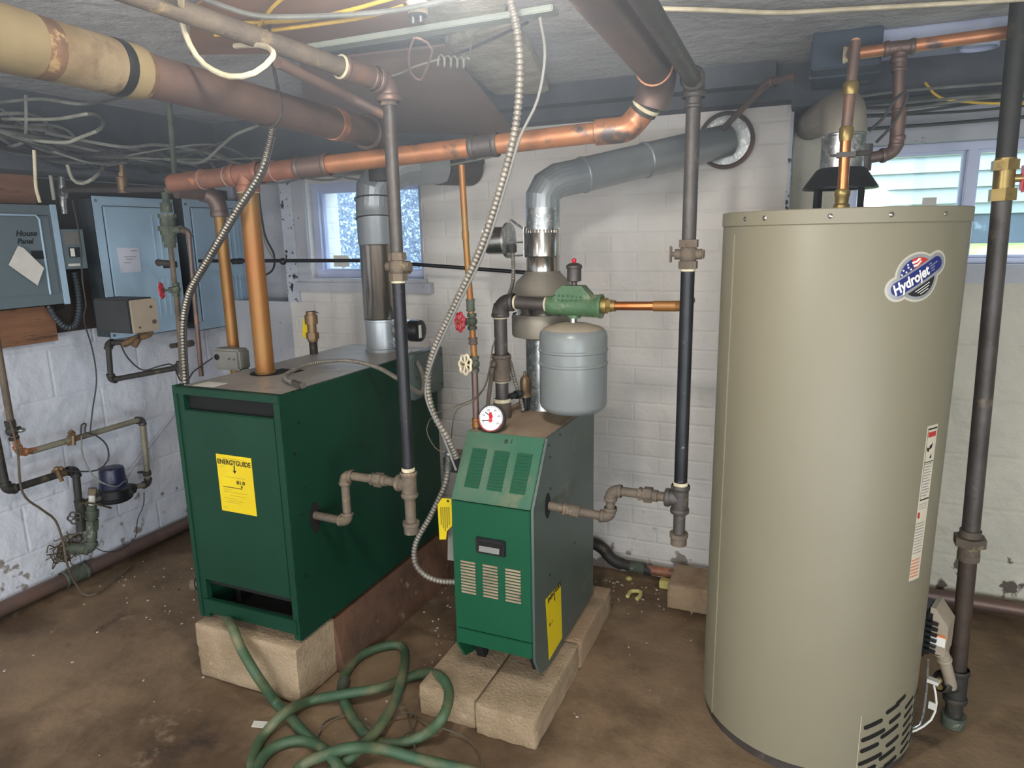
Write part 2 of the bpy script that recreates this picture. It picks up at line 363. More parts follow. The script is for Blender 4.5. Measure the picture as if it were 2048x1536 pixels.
# ================================================================== SETTING
st(B().box(RX0-.2, RX1+.2, RY0-.2, RY1+.2, -.15, 0).build('floor', 'floor'))
st(B().box(RX0-.2, RX1+.2, RY0-.2, RY1+.2, CZ, CZ+.15).build('ceiling', 'ceil'))
st(B().box(RX0-.2, RX0, RY0-.2, RY1+.2, -.15, CZ).build('wall_left', 'wall_l'))
st(B().box(RX1, RX1+.2, RY0-.2, RY1+.2, -.15, CZ).build('wall_right', 'wall_r'))
st(B().box(RX0-.2, RX1+.2, RY0-.2, RY0, -.15, CZ).build('wall_front', 'wall_r'))
W1 = (-2.25, -1.62, 1.265, 1.715)      # left window opening
W2 = (.10, 1.12, 1.315, 1.745)        # right window opening
b = B()   # main white brick wall, standing 19 cm in front of the recessed ends
b.box(-2.40, W1[0], YB, RY1+.05, 0, CZ); b.box(W1[1], -.10, YB, RY1+.05, 0, CZ)
b.box(W1[0], W1[1], YB, RY1+.05, 0, W1[2]); b.box(W1[0], W1[1], YB, RY1+.05, W1[3], CZ)
st(b.build('wall_back', 'wall'))
b = B()   # recessed wall on the right with its window
b.box(-.10, W2[0], RY1, RY1+.2, 0, CZ); b.box(W2[1], RX1, RY1, RY1+.2, 0, CZ)
b.box(W2[0], W2[1], RY1, RY1+.2, 0, W2[2]-.005); b.box(W2[0], W2[1], RY1, RY1+.2, W2[3], CZ)
st(b.build('wall_back_right', 'wall_r'))
st(B().box(-2.9, -2.40, RY1, RY1+.2, 1.1, CZ).build('wall_corner', 'reveal'))
st(B().box(-2.9, -2.40, YB, RY1+.2, 0, 1.15).build('wall_ledge', 'reveal'))
st(B().box(-2.405, -2.33, YB-.008, YB+.05, 1.15, 1.74).build('trim_1', 'flaky'))
st(B().box(-.103, -.092, YB-.004, RY1, 1.3, 1.86).build('trim_2', 'flaky'))
# beams and the dark gap on top of the walls
st(B().box(-2.9, -1.3, 2.62, 2.95, 1.75, CZ).build('trim_3', 'beam'))
st(B().box(-2.9, -2.66, -.5, 2.62, 1.72, CZ).build('trim_4', 'beam'))
st(B().box(-1.3, -.1, 2.66, YB, 1.885, CZ).box(-1.2, -.15, 2.58, 2.68, 1.93, CZ).build('trim_5', 'beam'))
st(B().box(-.10, RX1, 2.66, 2.95, 1.86, CZ).build('trim_6', 'beam'))
st(B().box(.05, RX1, 2.90, 2.96, 1.745, 1.86).build('trim_7', 'reveal'))
# windows
def window(name, x0, x1, z0, z1, yf, mull=None, fr=.035):
    root = st(B().box(x0, x1, yf, yf+.06, z1-fr, z1).box(x0, x1, yf, yf+.06, z0, z0+fr).box(x0, x0+fr, yf, yf+.06, z0+fr, z1-fr).box(x1-fr, x1, yf, yf+.06, z0+fr, z1-fr).build(name, 'vinyl'))
    spans = [(x0+fr, x1-fr)]
    if mull: B().box(mull-.016, mull+.016, yf-.004, yf+.055, z0+fr, z1-fr, .003).build('mullion', 'vinyl', root); spans = [(x0+fr, mull-.016), (mull+.016, x1-fr)]
    for i, (a, c) in enumerate(spans):
        s = .011
        sash = B().box(a, c, yf+.02, yf+.045, z1-fr-s, z1-fr).box(a, c, yf+.02, yf+.045, z0+fr, z0+fr+s).box(a, a+s, yf+.02, yf+.045, z0+fr+s, z1-fr-s).box(c-s, c, yf+.02, yf+.045, z0+fr+s, z1-fr-s).build('sash', 'vinyl', root)
        B().box(a+s, c-s, yf+.030, yf+.034, z0+fr+s, z1-fr-s).build('pane', 'glass', sash)
    return root
w1 = window('window_1', W1[0], W1[1], W1[2]-.0, W1[3], 2.80)
st(B().box(W1[0]-.08, W1[1]+.05, YB-.035, YB, 1.205, 1.25).build('trim_8', 'reveal'))
st(B().box(W1[0]-.02, W1[1]+.02, YB-.02, 2.80, 1.25, 1.268).build('trim_9', 'reveal'))
st(B().box(W1[0]-.075, W1[0]-.005, YB-.012, YB, 1.25, 1.74).build('trim_10', 'reveal'))
w2 = window('window_2', W2[0], W2[1], W2[2], W2[3], 2.96, .492, .028)
st(B().box(W2[0]-.03, W2[1]+.03, 2.93, 3.0, 1.256, 1.318).box(W2[0]-.03, W2[1]+.03, 2.915, 2.955, 1.312, 1.322).build('trim_11', 'reveal'))
B().box(-2.165, -2.075, 2.823, 2.826, 1.32, 1.375).build('paper_label', 'paper', w1, label='small printed label stuck low on the pane')
B().box(.355, .40, 2.984, 2.987, 1.525, 1.56).build('paper_label', 'paper', w2)
# outdoors
solo(B().box(-.9, 6, 3.16, 6.19, 1.05, 1.335).build('lawn', 'grass'), 'strip of bright grass outside the right window', 'lawn')
b = B()
for i in range(11):
    z = 1.63+i*.115; b.prism([(-5, 6.2, z), (-5, 6.17, z), (-5, 6.2, z+.118)], (12, 0, 0))
b.box(-5, 7, 6.2, 6.4, 1.55, 3.0)
hs = thing('neighbour_house', 'white clapboard house seen through the right window', 'house', (0, 6.2, 1.2))
b.build('siding', 'siding', hs, smooth=False); B().box(-5, 7, 6.22, 6.4, 1.15, 1.63).build('foundation', 'found', hs, label='grey foundation wall')
solo(B().box(-3.8, -1.0, 3.62, 3.75, 0, 1.86).build('window_well', 'well'), 'pebbled retaining wall close outside the left window', 'wall')

# ================================================================== FLOOR BLOCKS AND PAD
def block(x0, x1, y0, y1, z0, z1, label, m='block', group=None, bev=.006, rough=1.0):
    bb_ = B(); t = bmesh.new(); bmesh.ops.create_cube(t, size=1); bmesh.ops.bevel(t, geom=t.edges[:], offset=.02, segments=1, affect='EDGES')
    bmesh.ops.subdivide_edges(t, edges=t.edges[:], cuts=9, use_grid_fill=True)
    for v in t.verts:
        p = V3(((x0+x1)/2+v.co.x*(x1-x0), (y0+y1)/2+v.co.y*(y1-y0), (z0+z1)/2+v.co.z*(z1-z0))); a_ = .0035 if v.co.z < .45 else .001
        q = p*55; p += V3((noise.noise(q), noise.noise(q+V3((9, 0, 0))), noise.noise(q+V3((0, 9, 0)))*.4))*a_*rough; p.z = max(p.z, z0); v.co = p
    bb_.add(t); o = bb_.build('concrete_block', m, ang=50); return solo(o, label, 'concrete block', group)
block(-1.033, -.838, 1.615, 2.01, 0, .10, 'rough pale concrete block under the small boiler, front left of four')
block(-.832, -.640, 1.60, 2.005, 0, .10, 'smooth tan concrete block under the small boiler, front right of four')
block(-1.03, -.838, 2.02, 2.40, 0, .10, 'concrete block under the small boiler, back left, mostly hidden', 'block2')
block(-.832, -.638, 2.012, 2.41, 0, .10, 'reddish concrete block under the small boiler, back right of four', 'block2')
block(-1.83, -1.405, 1.50, 1.70, .005, .20, 'thick rough concrete block under the front of the large boiler')
block(-.44, -.24, 2.52, 2.71, 0, .10, 'concrete block on the floor left of the beige water heater', 'block2')
b = B(); b.bm.verts.index_update()
x0, x1, y0, y1 = -1.83, -1.40, 1.69, 2.5
lo = [(x0-.03, y0, 0), (x1+.035, y0, 0), (x1+.06, y1, 0), (x0-.03, y1, 0)]; hi = [(x0, y0, .195), (x1-.005, y0, .195), (x1-.005, y1, .195), (x0, y1, .195)]
vl = [b.bm.verts.new(p) for p in lo]; vh = [b.bm.verts.new(p) for p in hi]
b.face(vl); b.face(vh)
for i in range(4): b.face([vl[i], vl[(i+1) % 4], vh[(i+1) % 4], vh[i]])
solo(b.build('concrete_pad', 'ground'), 'reddish brown sloped concrete pad beneath the large boiler', 'concrete pad')

# ================================================================== LARGE BOILER
bx0, bx1, by0, by1, bz0, bz1 = -1.815, -1.400, 1.53, 2.45, .215, 1.008
bb = thing('boiler', 'large dark green cabinet boiler with wide yellow energy label on its front', 'boiler', (-1.6, 2.0, .2))
t = .012
B().box(bx1-t, bx1, by0, by1, bz0, bz1).build('side_panel', 'green', bb)
B().box(bx0, bx0+t, by0, by1, bz0, bz1-.004).box(bx0-.012, bx0+.004, by0-.004, by0+.03, bz0, bz1+.004).build('side_panel', 'green', bb)
B().box(bx0+t, bx1-t, by1-t, by1, bz0, bz1-.02).build('back_panel', 'green', bb)
B().box(bx0+.004, bx1-.006, by0+.006, by1, bz1-.012, bz1, .002).build('top_panel', 'dust', bb, label='dusty grey top sheet')
B().box(bx0+.002, bx1-.002, by0-.004, by0+.02, .985, bz1+.001, .002).box(bx0+.012, bx0+.028, by0, by0+.02, bz0, .985).box(bx1-.028, bx1-.001, by0-.002, by0+.02, bz0+.0, .985, .002).build('front_frame', 'green', bb)
B().box(bx0+.0125, bx1-.0125, by0+.021, by0+.03, .90, .99).box(bx0+.014, bx1-.014, by0+.02, by1-.02, .33, .93).build('interior', 'black', bb, label='black opening behind the front')
B().box(bx0+.024, bx1-.026, by0-.003, by0+.018, .355, .937, .003).build('front_panel', 'green', bb)
B().box(bx0+.012, bx1-.012, by0-.006, by0+.012, .235, .285, .002).build('lower_rail', 'green', bb)
B().box(bx0+.05, bx0+.07, by0+.10, by1-.1, .22, .33).box(bx0+.13, bx1-.03, by0+.2, by0+.22, .22, .33).build('burner_tray', 'grease', bb)
B().box(bx0+.014, bx1-.014, by0+.10, by1-.014, .2175, .224).build('dark_sheet', 'slot', bb)  # near-black sheet put in for the darkness under the boiler
# energy label on the front
lab = B().box(-1.672, -1.530, by0-.0045, by0-.0032, .617, .805).build('energy_label', 'ylabel', bb, label='yellow energy label reading 81.0')
yy = by0-.0052
text(lab, 'ENERGYGUIDE', (-1.601, yy, .781), X, Z, .0225, 'ink', bold=.0004, sx=.90)
B().prism([(-1.608, yy+.0004, .757), (-1.594, yy+.0004, .757), (-1.601, yy+.0004, .747)], (0, -.0006, 0)).box(-1.603, -1.599, yy, yy+.0008, .757, .772).build('arrow', 'ink', lab)
text(lab, '81.0', (-1.581, yy, .7185), X, Z, .0165, 'ink', bold=.0004, sx=1.2)
B().box(-1.655, -1.578, yy, yy+.0006, .6985, .7005).prism([(-1.582, yy+.0004, .709), (-1.574, yy+.0004, .709), (-1.578, yy+.0004, .7)], (0, -.0006, 0)).build('scale_line', 'ink', lab)
b = B()
for z, a, c in ((.733, -1.64, -1.56), (.69, -1.655, -1.62), (.683, -1.655, -1.56), (.672, -1.63, -1.565), (.662, -1.655, -1.6), (.655, -1.64, -1.58), (.648, -1.655, -1.59), (.765, -1.66, -1.64), (.629, -1.662, -1.645), (.7935, -1.65, -1.56)):
    b.box(a, c, yy, yy+.0006, z, z+.0012)
b.build('fine_print', 'greyink', lab)
B().box(-1.775, -1.69, 1.56, 1.62, bz1, bz1+.0008).build('paper_sticker', 'paper', bb, label='dusty paper sticker lying on top')
# oval hole with black inside, screws
b = B(); c0 = V3((bx1+.0006, 1.638, .588))
b.prism([c0+V3((0, .024*math.cos(a), .052*math.sin(a))) for a in [i*math.pi/14 for i in range(28)]], (.0008, 0, 0)).build('side_opening', 'slot', bb)
b = B()
for yq, z in ((1.60, .91), (1.60, .70), (1.57, .82), (1.58, .62), (1.57, .42), (1.75, .95), (1.9, .75)): b.cyl((bx1, yq, z), (bx1+.003, yq, z), .0045, n=10)
b.build('screw', 'grease', bb, kind='stuff')
b = B().box(bx1, bx1+.045, 2.20, 2.43, .845, 1.02, .004)
cb = b.build('control_box', 'greyside', bb, label='grey green electrical box at the rear corner')
b = B()
for yq, z in ((2.22, .99), (2.22, .93), (2.22, .87), (2.41, .99), (2.41, .87)): b.cyl((bx1+.045, yq, z), (bx1+.048, yq, z), .005, n=10)
b.build('screw', 'iron', cb, kind='stuff')
B().lathe((-1.69, 1.80, bz1+.0005), Z, [(0, 0), (.058, 0), (.058, .001), (0, .001)]).box(-1.70, -1.60, 1.83, 1.88, bz1, bz1+.0012).build('top_opening', 'slot', bb)
B().cyl((-1.83, 1.62, .30), (-1.90, 1.59, .285), .016).cyl((-1.90, 1.59, .285), (-1.915, 1.583, .282), .022).build('drain_nipple', 'rust', bb)

# relief valve on the rear of the large boiler top
q = V3((-1.80, 2.18, bz1))
rv = thing('relief_valve', 'brass relief valve with yellow tag on the large boiler top', 'valve', q)
B().cyl(q, q+Z*.05, .016).build('nipple', 'dkiron', rv)
B().cyl(q+Z*.05, q+Z*.075, .02).hexn(q+Z*.06, q+Z*.085, .025).cyl(q+Z*.085, q+Z*.12, .018).cyl(q+Z*.12, q+Z*.155, .025).cyl(q+Z*.155, q+Z*.168, .019).build('valve_body', 'dullbrass', rv)
B().tube([q+V3((-.02, 0, .166)), q+V3((.02, 0, .170)), q+V3((.036, 0, .164))], .003, 6).build('lever', 'steel', rv)
B().obox(q+V3((-.03, .0, .10)), .03, .002, .075, Matrix.Rotation(.15, 3, 'Y')).build('tag', 'ylabel', rv)

# vent of the large boiler
FX, FY, FR = -1.572, 2.33, .074
vp = thing('vent_pipe', 'tall galvanised vent pipe rising from the back of the large boiler', 'vent pipe', (FX, FY, bz1))
B().lathe((FX, FY, bz1), Z, [(FR*.98, 0), (FR*.98, .012), (FR*.9, .014), (FR*.9, .12), (FR*.94, .122), (FR*.94, .13)]).build('damper_collar', 'flue', vp)
B().lathe((FX, FY, 1.14), Z, [(FR*.93, 0), (FR*.95, .003), (FR*.95, .285), (FR*.98, .29)]).build('pipe', 'steel', vp)
B().lathe((FX, FY, 1.43), Z, [(FR*.98, 0), (FR, .003), (FR, .10), (FR*1.03, .105), (FR*1.03, .115), (FR, .12), (FR, .15)]).build('pipe', 'flue', vp)
def gore(p, pts, r, m, parent, n=24):
    b = B(); b.tube(pts, r, n); 
    return b.build('elbow', m, parent, ang=12)
gore(None, [(FX, FY, 1.575), (FX+.004, FY, 1.635), (FX+.03, FY+.03, 1.69), (FX+.075, FY+.08, 1.722), (FX+.11, FY+.12, 1.73)], FR, 'flue', vp)
B().cyl((FX+.10, FY+.11, 1.728), (-1.40, 2.56, 1.735), FR*.98).build('horizontal_pipe', 'flue', vp)
B().cyl((-1.41, 2.55, 1.734), (-1.37, 2.752, 1.74), FR*1.02).build('thimble_pipe', 'iron', vp)
for z in (1.60, 1.527): 
    b = B(); pth = [V3((FX+FR*1.03*math.cos(a), FY+FR*1.03*math.sin(a), z+.012*math.cos(a*1+1))) for a in [i*math.pi/16 for i in range(33)]]
    b.tube(pth, .003, 6).build('tie_wire', 'dkiron', vp)
# damper motor
dm = thing('vent_damper_motor', 'round grey damper motor with black end cap beside the large boiler vent', 'motor', (-1.43, 2.33, 1.09))
B().cyl((-1.50, 2.33, 1.095), (-1.405, 2.33, 1.095), .042).build('housing', 'galv', dm)
cp = B().lathe((-1.405, 2.33, 1.095), X, [(0, -.03), (.044, -.03), (.044, 0), (.042, .012), (.03, .018), (0, .019)]).build('end_cap', 'blk', dm)
B().box(-1.385, -1.3853+.002, 2.30, 2.318, 1.07, 1.12).build('label', 'paper', cp)
B().box(-1.505, -1.485, 2.30, 2.36, 1.03, 1.14).cyl((-1.51, 2.30, 1.05), (-1.47, 2.27, 1.04), .004, n=8).cyl((-1.51, 2.30, 1.13), (-1.47, 2.28, 1.12), .004, n=8).build('bracket', 'flue', dm)

# ================================================================== SMALL BOILER
sx0, sx1, sy0, sy1 = -.950, -.685, 1.72, 2.32
sb = thing('boiler', 'small green boiler with louvred sloping front standing on concrete blocks', 'boiler', (-.82, 2.02, .1))
prof = lambda x: [(x, sy0+.002, .135), (x, sy0, .682), (x, 1.842, .862), (x, sy1, .855), (x, sy1, .14)]
B().prism([(sx1-.008, sy0+.04, .133), (sx1-.008, sy0, .20), (sx1-.008, sy0, .682), (sx1-.008, 1.842, .862), (sx1-.008, sy1, .855), (sx1-.008, sy1, .115), (sx1-.008, sy0+.10, .115)], (.008, 0, 0)).build('side_panel', 'greyside', sb, label='grey green side panel')
B().prism([(sx0, sy0+.04, .135), (sx0, sy0, .20), (sx0, sy0, .682), (sx0, 1.842, .862), (sx0, sy1, .855), (sx0, sy1, .115), (sx0, sy0+.10, .115)], (.008, 0, 0)).build('side_panel', 'green3', sb)
B().box(sx0+.008, sx1-.008, sy1-.01, sy1, .12, .85).build('back_panel', 'green3', sb)
B().box(sx0, sx1-.0085, 1.842, sy1, .848, .862, .002).build('top_panel', 'dust2', sb, label='thickly dusted top sheet')
fp = B().box(sx0+.001, sx1-.009, sy0-.004, sy0+.008, .262, .680, .002).build('front_panel', 'green3', sb)
B().box(sx0+.001, sx1-.009, sy0-.004, sy0+.008, .208, .259, .002).build('base_strip', 'green3', sb)
sd = V3((0, 1.842-sy0, .862-.682)).normalized(); sn = V3((0, -sd.z, sd.y)); SL = math.hypot(1.842-sy0, .18)
A0 = V3((sx0+.001, sy0-.002, .683)); rot = Matrix((X, sd, sn)).transposed()
sp_ = B().obox(A0+X*(.2555/2)+sd*(SL/2)+sn*.0, .2555, SL, .006, rot, .002).build('sloping_front', 'green2', sb, label='dusty sloping louvred front')
for gx in (.058, .132, .206):
    b = B()
    for k in range(12):
        c = A0+X*gx+sd*(.045+k*.0103)+sn*.004
        b.prism([c-X*.024-sd*.004, c-X*.024+sd*.0035, c-X*.024+sd*.0035+sn*.0045], (.048, 0, 0))
    b.build('louvre_bank', 'green3', sp_)
text(sp_, '# 1', A0+X*.145+sd*.196+sn*.0036, X, sd, .022, 'pen')
for gx in (.050, .124, .198):
    b = B(); z0 = .488-.0*gx
    for k in range(11): b.box(sx0+gx-.024, sx0+gx+.026, sy0-.0075, sy0-.002, .385+k*.0100, .385+k*.0100+.0055, .001)
    b.build('lower_louvre_bank', 'dust2', fp, label='dusty lower louvres')
h = B().box(-.868, -.772, sy0-.012, sy0-.002, .527, .578, .003).build('handle_recess', 'blk', sb, label='black recessed plastic handle')
B().box(-.858, -.782, sy0-.0135, sy0-.011, .534, .566).build('recess_opening', 'slot', h)
B().obox(V3((-.822, sy0-.0145, .545)), .066, .003, .017, Matrix.Rotation(-.25, 3, 'X')).build('grip', 'gbox', h)
B().box(sx0+.012, sx1-.012, sy0+.03, sy1-.02, .20, .68).box(sx0+.012, sx1-.012, sy0+.13, sy1-.02, .68, .84).build('interior', 'black', sb)
for fx_, fy_ in ((sx0+.02, sy0+.10), (sx1-.05, sy0+.10), (sx0+.02, sy1-.10), (sx1-.05, sy1-.10)):
    B().prism([(fx_, fy_-.05, .21), (fx_, fy_+.05, .21), (fx_, fy_+.02, .10), (fx_, fy_-.0, .10)], (.028, 0, 0)).build('foot', 'slot', sb)
b = B(); c0 = V3((sx1+.0004, 1.835, .655))
b.prism([c0+V3((0, .022*math.cos(a), .040*math.sin(a))) for a in [i*math.pi/14 for i in range(28)]], (.0008, 0, 0)).build('side_opening', 'slot', sb)
ppts = [P(1091, 1199, X=sx1+.001), P(1121, 1165, X=sx1+.001), P(1124, 1276, X=sx1+.001), P(1098, 1320, X=sx1+.001)]
sl = B().prism(ppts, (.0008, 0, 0)).build('energy_label', 'ylabel', sb, label='yellow energy label on the side panel')
lc = sum(ppts, V3((0, 0, 0)))/4; xd = (ppts[1]-ppts[0]).normalized(); zd = Z
text(sl, 'ENERGYGUIDE', V3((sx1+.0022, lc.y, ppts[0].z-.016)), Y, Z, .0215, 'ink', bold=.0005, sx=.86)
B().prism([V3((sx1+.0018, lc.y-.007, ppts[0].z-.036)), V3((sx1+.0018, lc.y+.007, ppts[0].z-.036)), V3((sx1+.0018, lc.y, ppts[0].z-.048))], (.0006, 0, 0)).box(sx1+.0018, sx1+.0024, lc.y-.002, lc.y+.002, ppts[0].z-.037, ppts[0].z-.02).build('arrow', 'ink', sl)
text(sl, '81.1', V3((sx1+.0022, lc.y-.035, ppts[0].z-.105)), Y, Z, .018, 'ink')
b = B()
for yq, z in ((1.74, .86-.02), (1.86, .70), (1.86, .80), (1.95, .845), (2.1, .42), (1.85, .42)): b.cyl((sx1, max(yq, 1.85), z), (sx1+.002, max(yq, 1.85), z), .004, n=8)
b.build('screw', 'grease', sb, kind='stuff')

# vent of the small boiler, draft hood
gx, gy = -.832, 2.20
v2 = thing('vent_pipe', 'galvanised vent with wide draft hood rising above the small boiler', 'vent pipe', (gx, gy, .86))
B().lathe((gx, gy, .862), Z, [(.0635, 0), (.062, .004), (.060, .05), (.060, .30)]).build('lower_pipe', 'galv', v2)
B().lathe((gx, gy, 1.105), Z, [(.055, 0), (.104, .012), (.107, .02), (.107, .08), (.104, .088)]).build('hood_ring', 'hood', v2)
B().lathe((gx, gy, 1.19), Z, [(.095, 0), (.088, .01), (.088, .06), (.10, .062)]).build('hood_core', 'steel', v2)
B().lathe((gx, gy, 1.245), Z, [(.10, 0), (.109, .004), (.106, .010), (.109, .014), (.104, .02), (.09, .055), (.062, .082), (.058, .09)]).build('draft_hood', 'hood', v2)
TX = gx+.002
B().lathe((TX, gy, 1.332), Z, [(.0555, 0), (.0555, .048), (.057, .05), (.0545, .053), (.0545, .135), (.0535, .137)]).build('damper_pipe', 'steel', v2)
B().lathe((TX, gy, 1.468), Z, [(.054, 0), (.056, .002), (.056, .075)]).build('pipe', 'galv', v2)
b = B()
for k in range(30):
    a = 2*math.pi*k/30; b.obox(V3((TX+.0545*math.cos(a), gy+.0545*math.sin(a), 1.468)), .004, .005, .016, Matrix.Rotation(a, 3, 'Z'))
b.build('crimped_edge', 'steel', v2, kind='stuff')
e0 = V3((TX, gy, 1.54)); hE = V3((-.318, 2.752, 1.777)); hS = V3((TX+.085, gy+.085, 1.640))
gore(None, [e0, e0+Z*.035, e0+V3((.012, .012, .065)), e0+V3((.04, .04, .088)), hS-(hE-hS).normalized()*.01, hS+(hE-hS).normalized()*.03], .0565, 'flue', v2)
dh = (hE-hS).normalized()
B().cyl(hS+dh*.02, hS+dh*.30, .057).lathe(hS+dh*.025, dh, [(.057, 0), (.0605, .003), (.0605, .010), (.057, .013)]).build('horizontal_pipe', 'flue', v2)
B().cyl(hS+dh*.28, hE, .0585).lathe(hS+dh*.28, dh, [(.0585, 0), (.062, .003), (.062, .010), (.0585, .013)]).build('horizontal_pipe', 'flue', v2)
th = thing('wall_thimble', 'round bright sleeve with rusty rim where the vent enters the wall', 'flue thimble', (-.31, 2.75, 1.80))
B().lathe((-.318, 2.758, 1.777), -Y, [(.100, 0), (.100, .03), (.093, .036), (.086, .03), (.086, .0)], 40).build('rim', 'browncu', th)
B().lathe((-.318, 2.757, 1.777), -Y, [(0, .004), (.085, .004), (.085, .022), (.083, .022)], 40).build('collar_plate', 'galv', th)
# damper actuator
da = thing('vent_damper_motor', 'shiny round damper motor left of the small boiler vent', 'motor', (-1.0, 2.2, 1.43))
B().lathe((-.958, 2.2, 1.437), -X, [(0, 0), (.046, 0), (.046, .07), (.042, .078), (0, .08)], 32).build('housing', 'steel', da)
B().lathe((-.955, 2.2, 1.437), -X, [(0, -.004), (.060, -.004), (.060, .004), (0, .004)], 32).build('flange', 'galv', da)
B().tube([(-.95, 2.2, 1.50), (-.945, 2.2, 1.505), (-.90, 2.2, 1.475), (-.888, 2.2, 1.47)], .004, 8).tube([(-.95, 2.2, 1.43), (-.888, 2.2, 1.43)], .003, 8).tube([(-.95, 2.2, 1.385), (-.888, 2.2, 1.387)], .003, 8).box(-.893, -.889, 2.18, 2.22, 1.38, 1.48).build('bracket', 'galv', da)
B().box(-1.032, -1.0, 2.1525, 2.1545, 1.455, 1.475).build('label', 'paper', da)
B().box(-.949, -.928, 2.185, 2.21, 1.395, 1.425, .003).build('connector', 'dkiron', da)
flex(None, [(-.938, 2.195, 1.40), (-.937, 2.195, 1.33), (-.945, 2.19, 1.27), (-.945, 2.06, 1.16), (-.918, 2.10, 1.05), (-.905, 2.11, .98), (-.880, 2.11, .90), (-.87, 2.10, .868)], .0065, 'flexb', 'flexible_conduit', .010)
solo(bpy.data.objects['flexible_conduit'], 'thin beaded conduit between damper motor and small boiler top', 'conduit')

# riser, air separator, expansion tank
rs = thing('riser_pipe', 'brown iron riser with union between small boiler and green air separator', 'pipe', (-.915, 2.03, .86))
RXp, RYp, rr = -.915, 2.03, .0215
B().cyl((RXp, RYp, .858), (RXp, RYp, .915), .030).build('reducing_tee', 'rust', rs)
ring(rs, (RXp, RYp, .918), Z, .028, .016)
B().cyl((RXp, RYp, .90), (RXp, RYp, 1.24), rr).build('pipe', 'iron', rs)
fitting(rs, (RXp, RYp, 1.03), Z, rr, .075, 'rust', 'union', 1.35)
ring(rs, (RXp, RYp, .985), Z, rr*1.05, .012); ring(rs, (RXp, RYp, 1.195), Z, rr*1.05, .01)
el = B(); el.tube(arc(V3((RXp, RYp, 1.245)), Z, X, .045), .0275); collar(el, V3((RXp, RYp, 1.203)), Z, .0285, .012); collar(el, V3((RXp+.042, RYp, 1.245)), X, .0285, .012); el.build('elbow', 'iron', rs)
B().cyl((RXp+.03, RYp, 1.245), (-.745, RYp, 1.240), .0205).build('pipe', 'iron', rs)
ring(rs, (RXp+.054, RYp, 1.244), X, .021, .008); ring(rs, (-.757, RYp, 1.24), X, .021, .008)
asep = thing('air_separator', 'green cast iron air separator below the small vent cap', 'air separator', (-.665, 2.03, 1.24))
b = B(); b.lathe((-.752, 2.03, 1.238), X, [(0, 0), (.026, 0), (.029, .005), (.030, .03), (.033, .10), (.035, .165), (.037, .168), (.037, .176), (0, .176)], 28)
b.prism([(-.735, 2.005, 1.245), (-.715, 2.005, 1.285), (-.695, 2.005, 1.300), (-.635, 2.005, 1.300), (-.612, 2.005, 1.275), (-.600, 2.005, 1.25)], (0, .05, 0))
bmesh.ops.bevel(b.bm, geom=[e for e in b.bm.edges if len(e.link_faces) == 2 and e.calc_face_angle(0) > .5 and min(v.co.z for v in e.verts) > 1.243], offset=.006, segments=2, affect='EDGES')
b.cyl((-.665, 2.03, 1.20), (-.665, 2.03, 1.21), .02)
ab = b.build('separator_body', 'castgreen', asep)
b = B()
for k in range(7): b.ball((-.72+k*.014, 2.0035, 1.272-.001*k), .0035, n=8).ball((-.722+k*.014, 2.001, 1.259-.001*k), .003, n=8)
b.build('cast_lettering', 'castgreen', ab, kind='stuff')
B().lathe((-.665, 2.03, 1.298), Z, [(0, 0), (.009, 0), (.009, .012), (.022, .016), (.022, .052), (.0245, .054), (.0245, .062), (.016, .068), (.006, .070), (0, .07)]).build('vent_body', 'iron', asep, label='small cylindrical automatic air vent')
B().lathe((-.665, 2.03, 1.367), Z, [(0, 0), (.004, 0), (.007, .006), (.007, .012), (0, .016)]).build('vent_cap', 'redbright', asep, label='red vent cap')
B().cyl((-.576, 2.03, 1.24), (-.56, 2.03, 1.24), .024).hexn((-.563, 2.03, 1.24), (-.548, 2.03, 1.24), .021).cyl((-.55, 2.03, 1.24), (-.535, 2.03, 1.24), .017).build('adapter', 'brass', asep)
co = thing('copper_outlet_pipe', 'short bright copper pipe from the green air separator to a black vertical pipe', 'pipe', (-.45, 2.03, 1.24))
B().cyl((-.54, 2.03, 1.24), (-.385, 2.03, 1.243), .0135).build('pipe', 'copperb', co)
B().cyl((-.42, 2.03, 1.242), (-.355, 2.03, 1.243), .0155).tube(arc(V3((-.345, 2.03, 1.243)), X, Y, .025), .0155).cyl((-.345, 2.05, 1.243), (-.345, 2.15, 1.243), .0135).cyl((-.345, 2.15, 1.243), (-.345, 2.22, 1.243), .0155).build('elbow', 'copper2', co)
run(co, [(-.345, 2.20, 1.243), (-.345, 2.20, 1.88), (-.345, 2.0, 1.90)], .0135, 'browncu', 'browncu')
et = thing('expansion_tank', 'small grey steel expansion tank hanging beneath the green air separator', 'tank', (-.668, 2.03, 1.04))
tk = B().lathe((-.668, 2.03, .905), Z, [(0, -.004), (.03, -.003), (.088, .004), (.103, .018), (.106, .028), (.106, .150), (.1085, .153), (.1085, .158), (.106, .161), (.106, .192), (.1085, .195), (.1085, .200), (.106, .203), (.106, .238), (.103, .252), (.094, .262)], 48).build('tank_body', 'tank', et)
B().lathe((-.668, 2.03, .905), Z, [(.0945, .2615), (.088, .266), (.05, .277), (.012, .281), (0, .281)], 48).build('tank_top', 'tankdust', et, label='dusty domed top')
B().cyl((-.668, 2.03, 1.18), (-.668, 2.03, 1.203), .012).build('nipple', 'steel', et)
B().cyl((-.668, 2.03, .890), (-.668, 2.03, .902), .006, n=10).build('air_valve', 'blue', et)
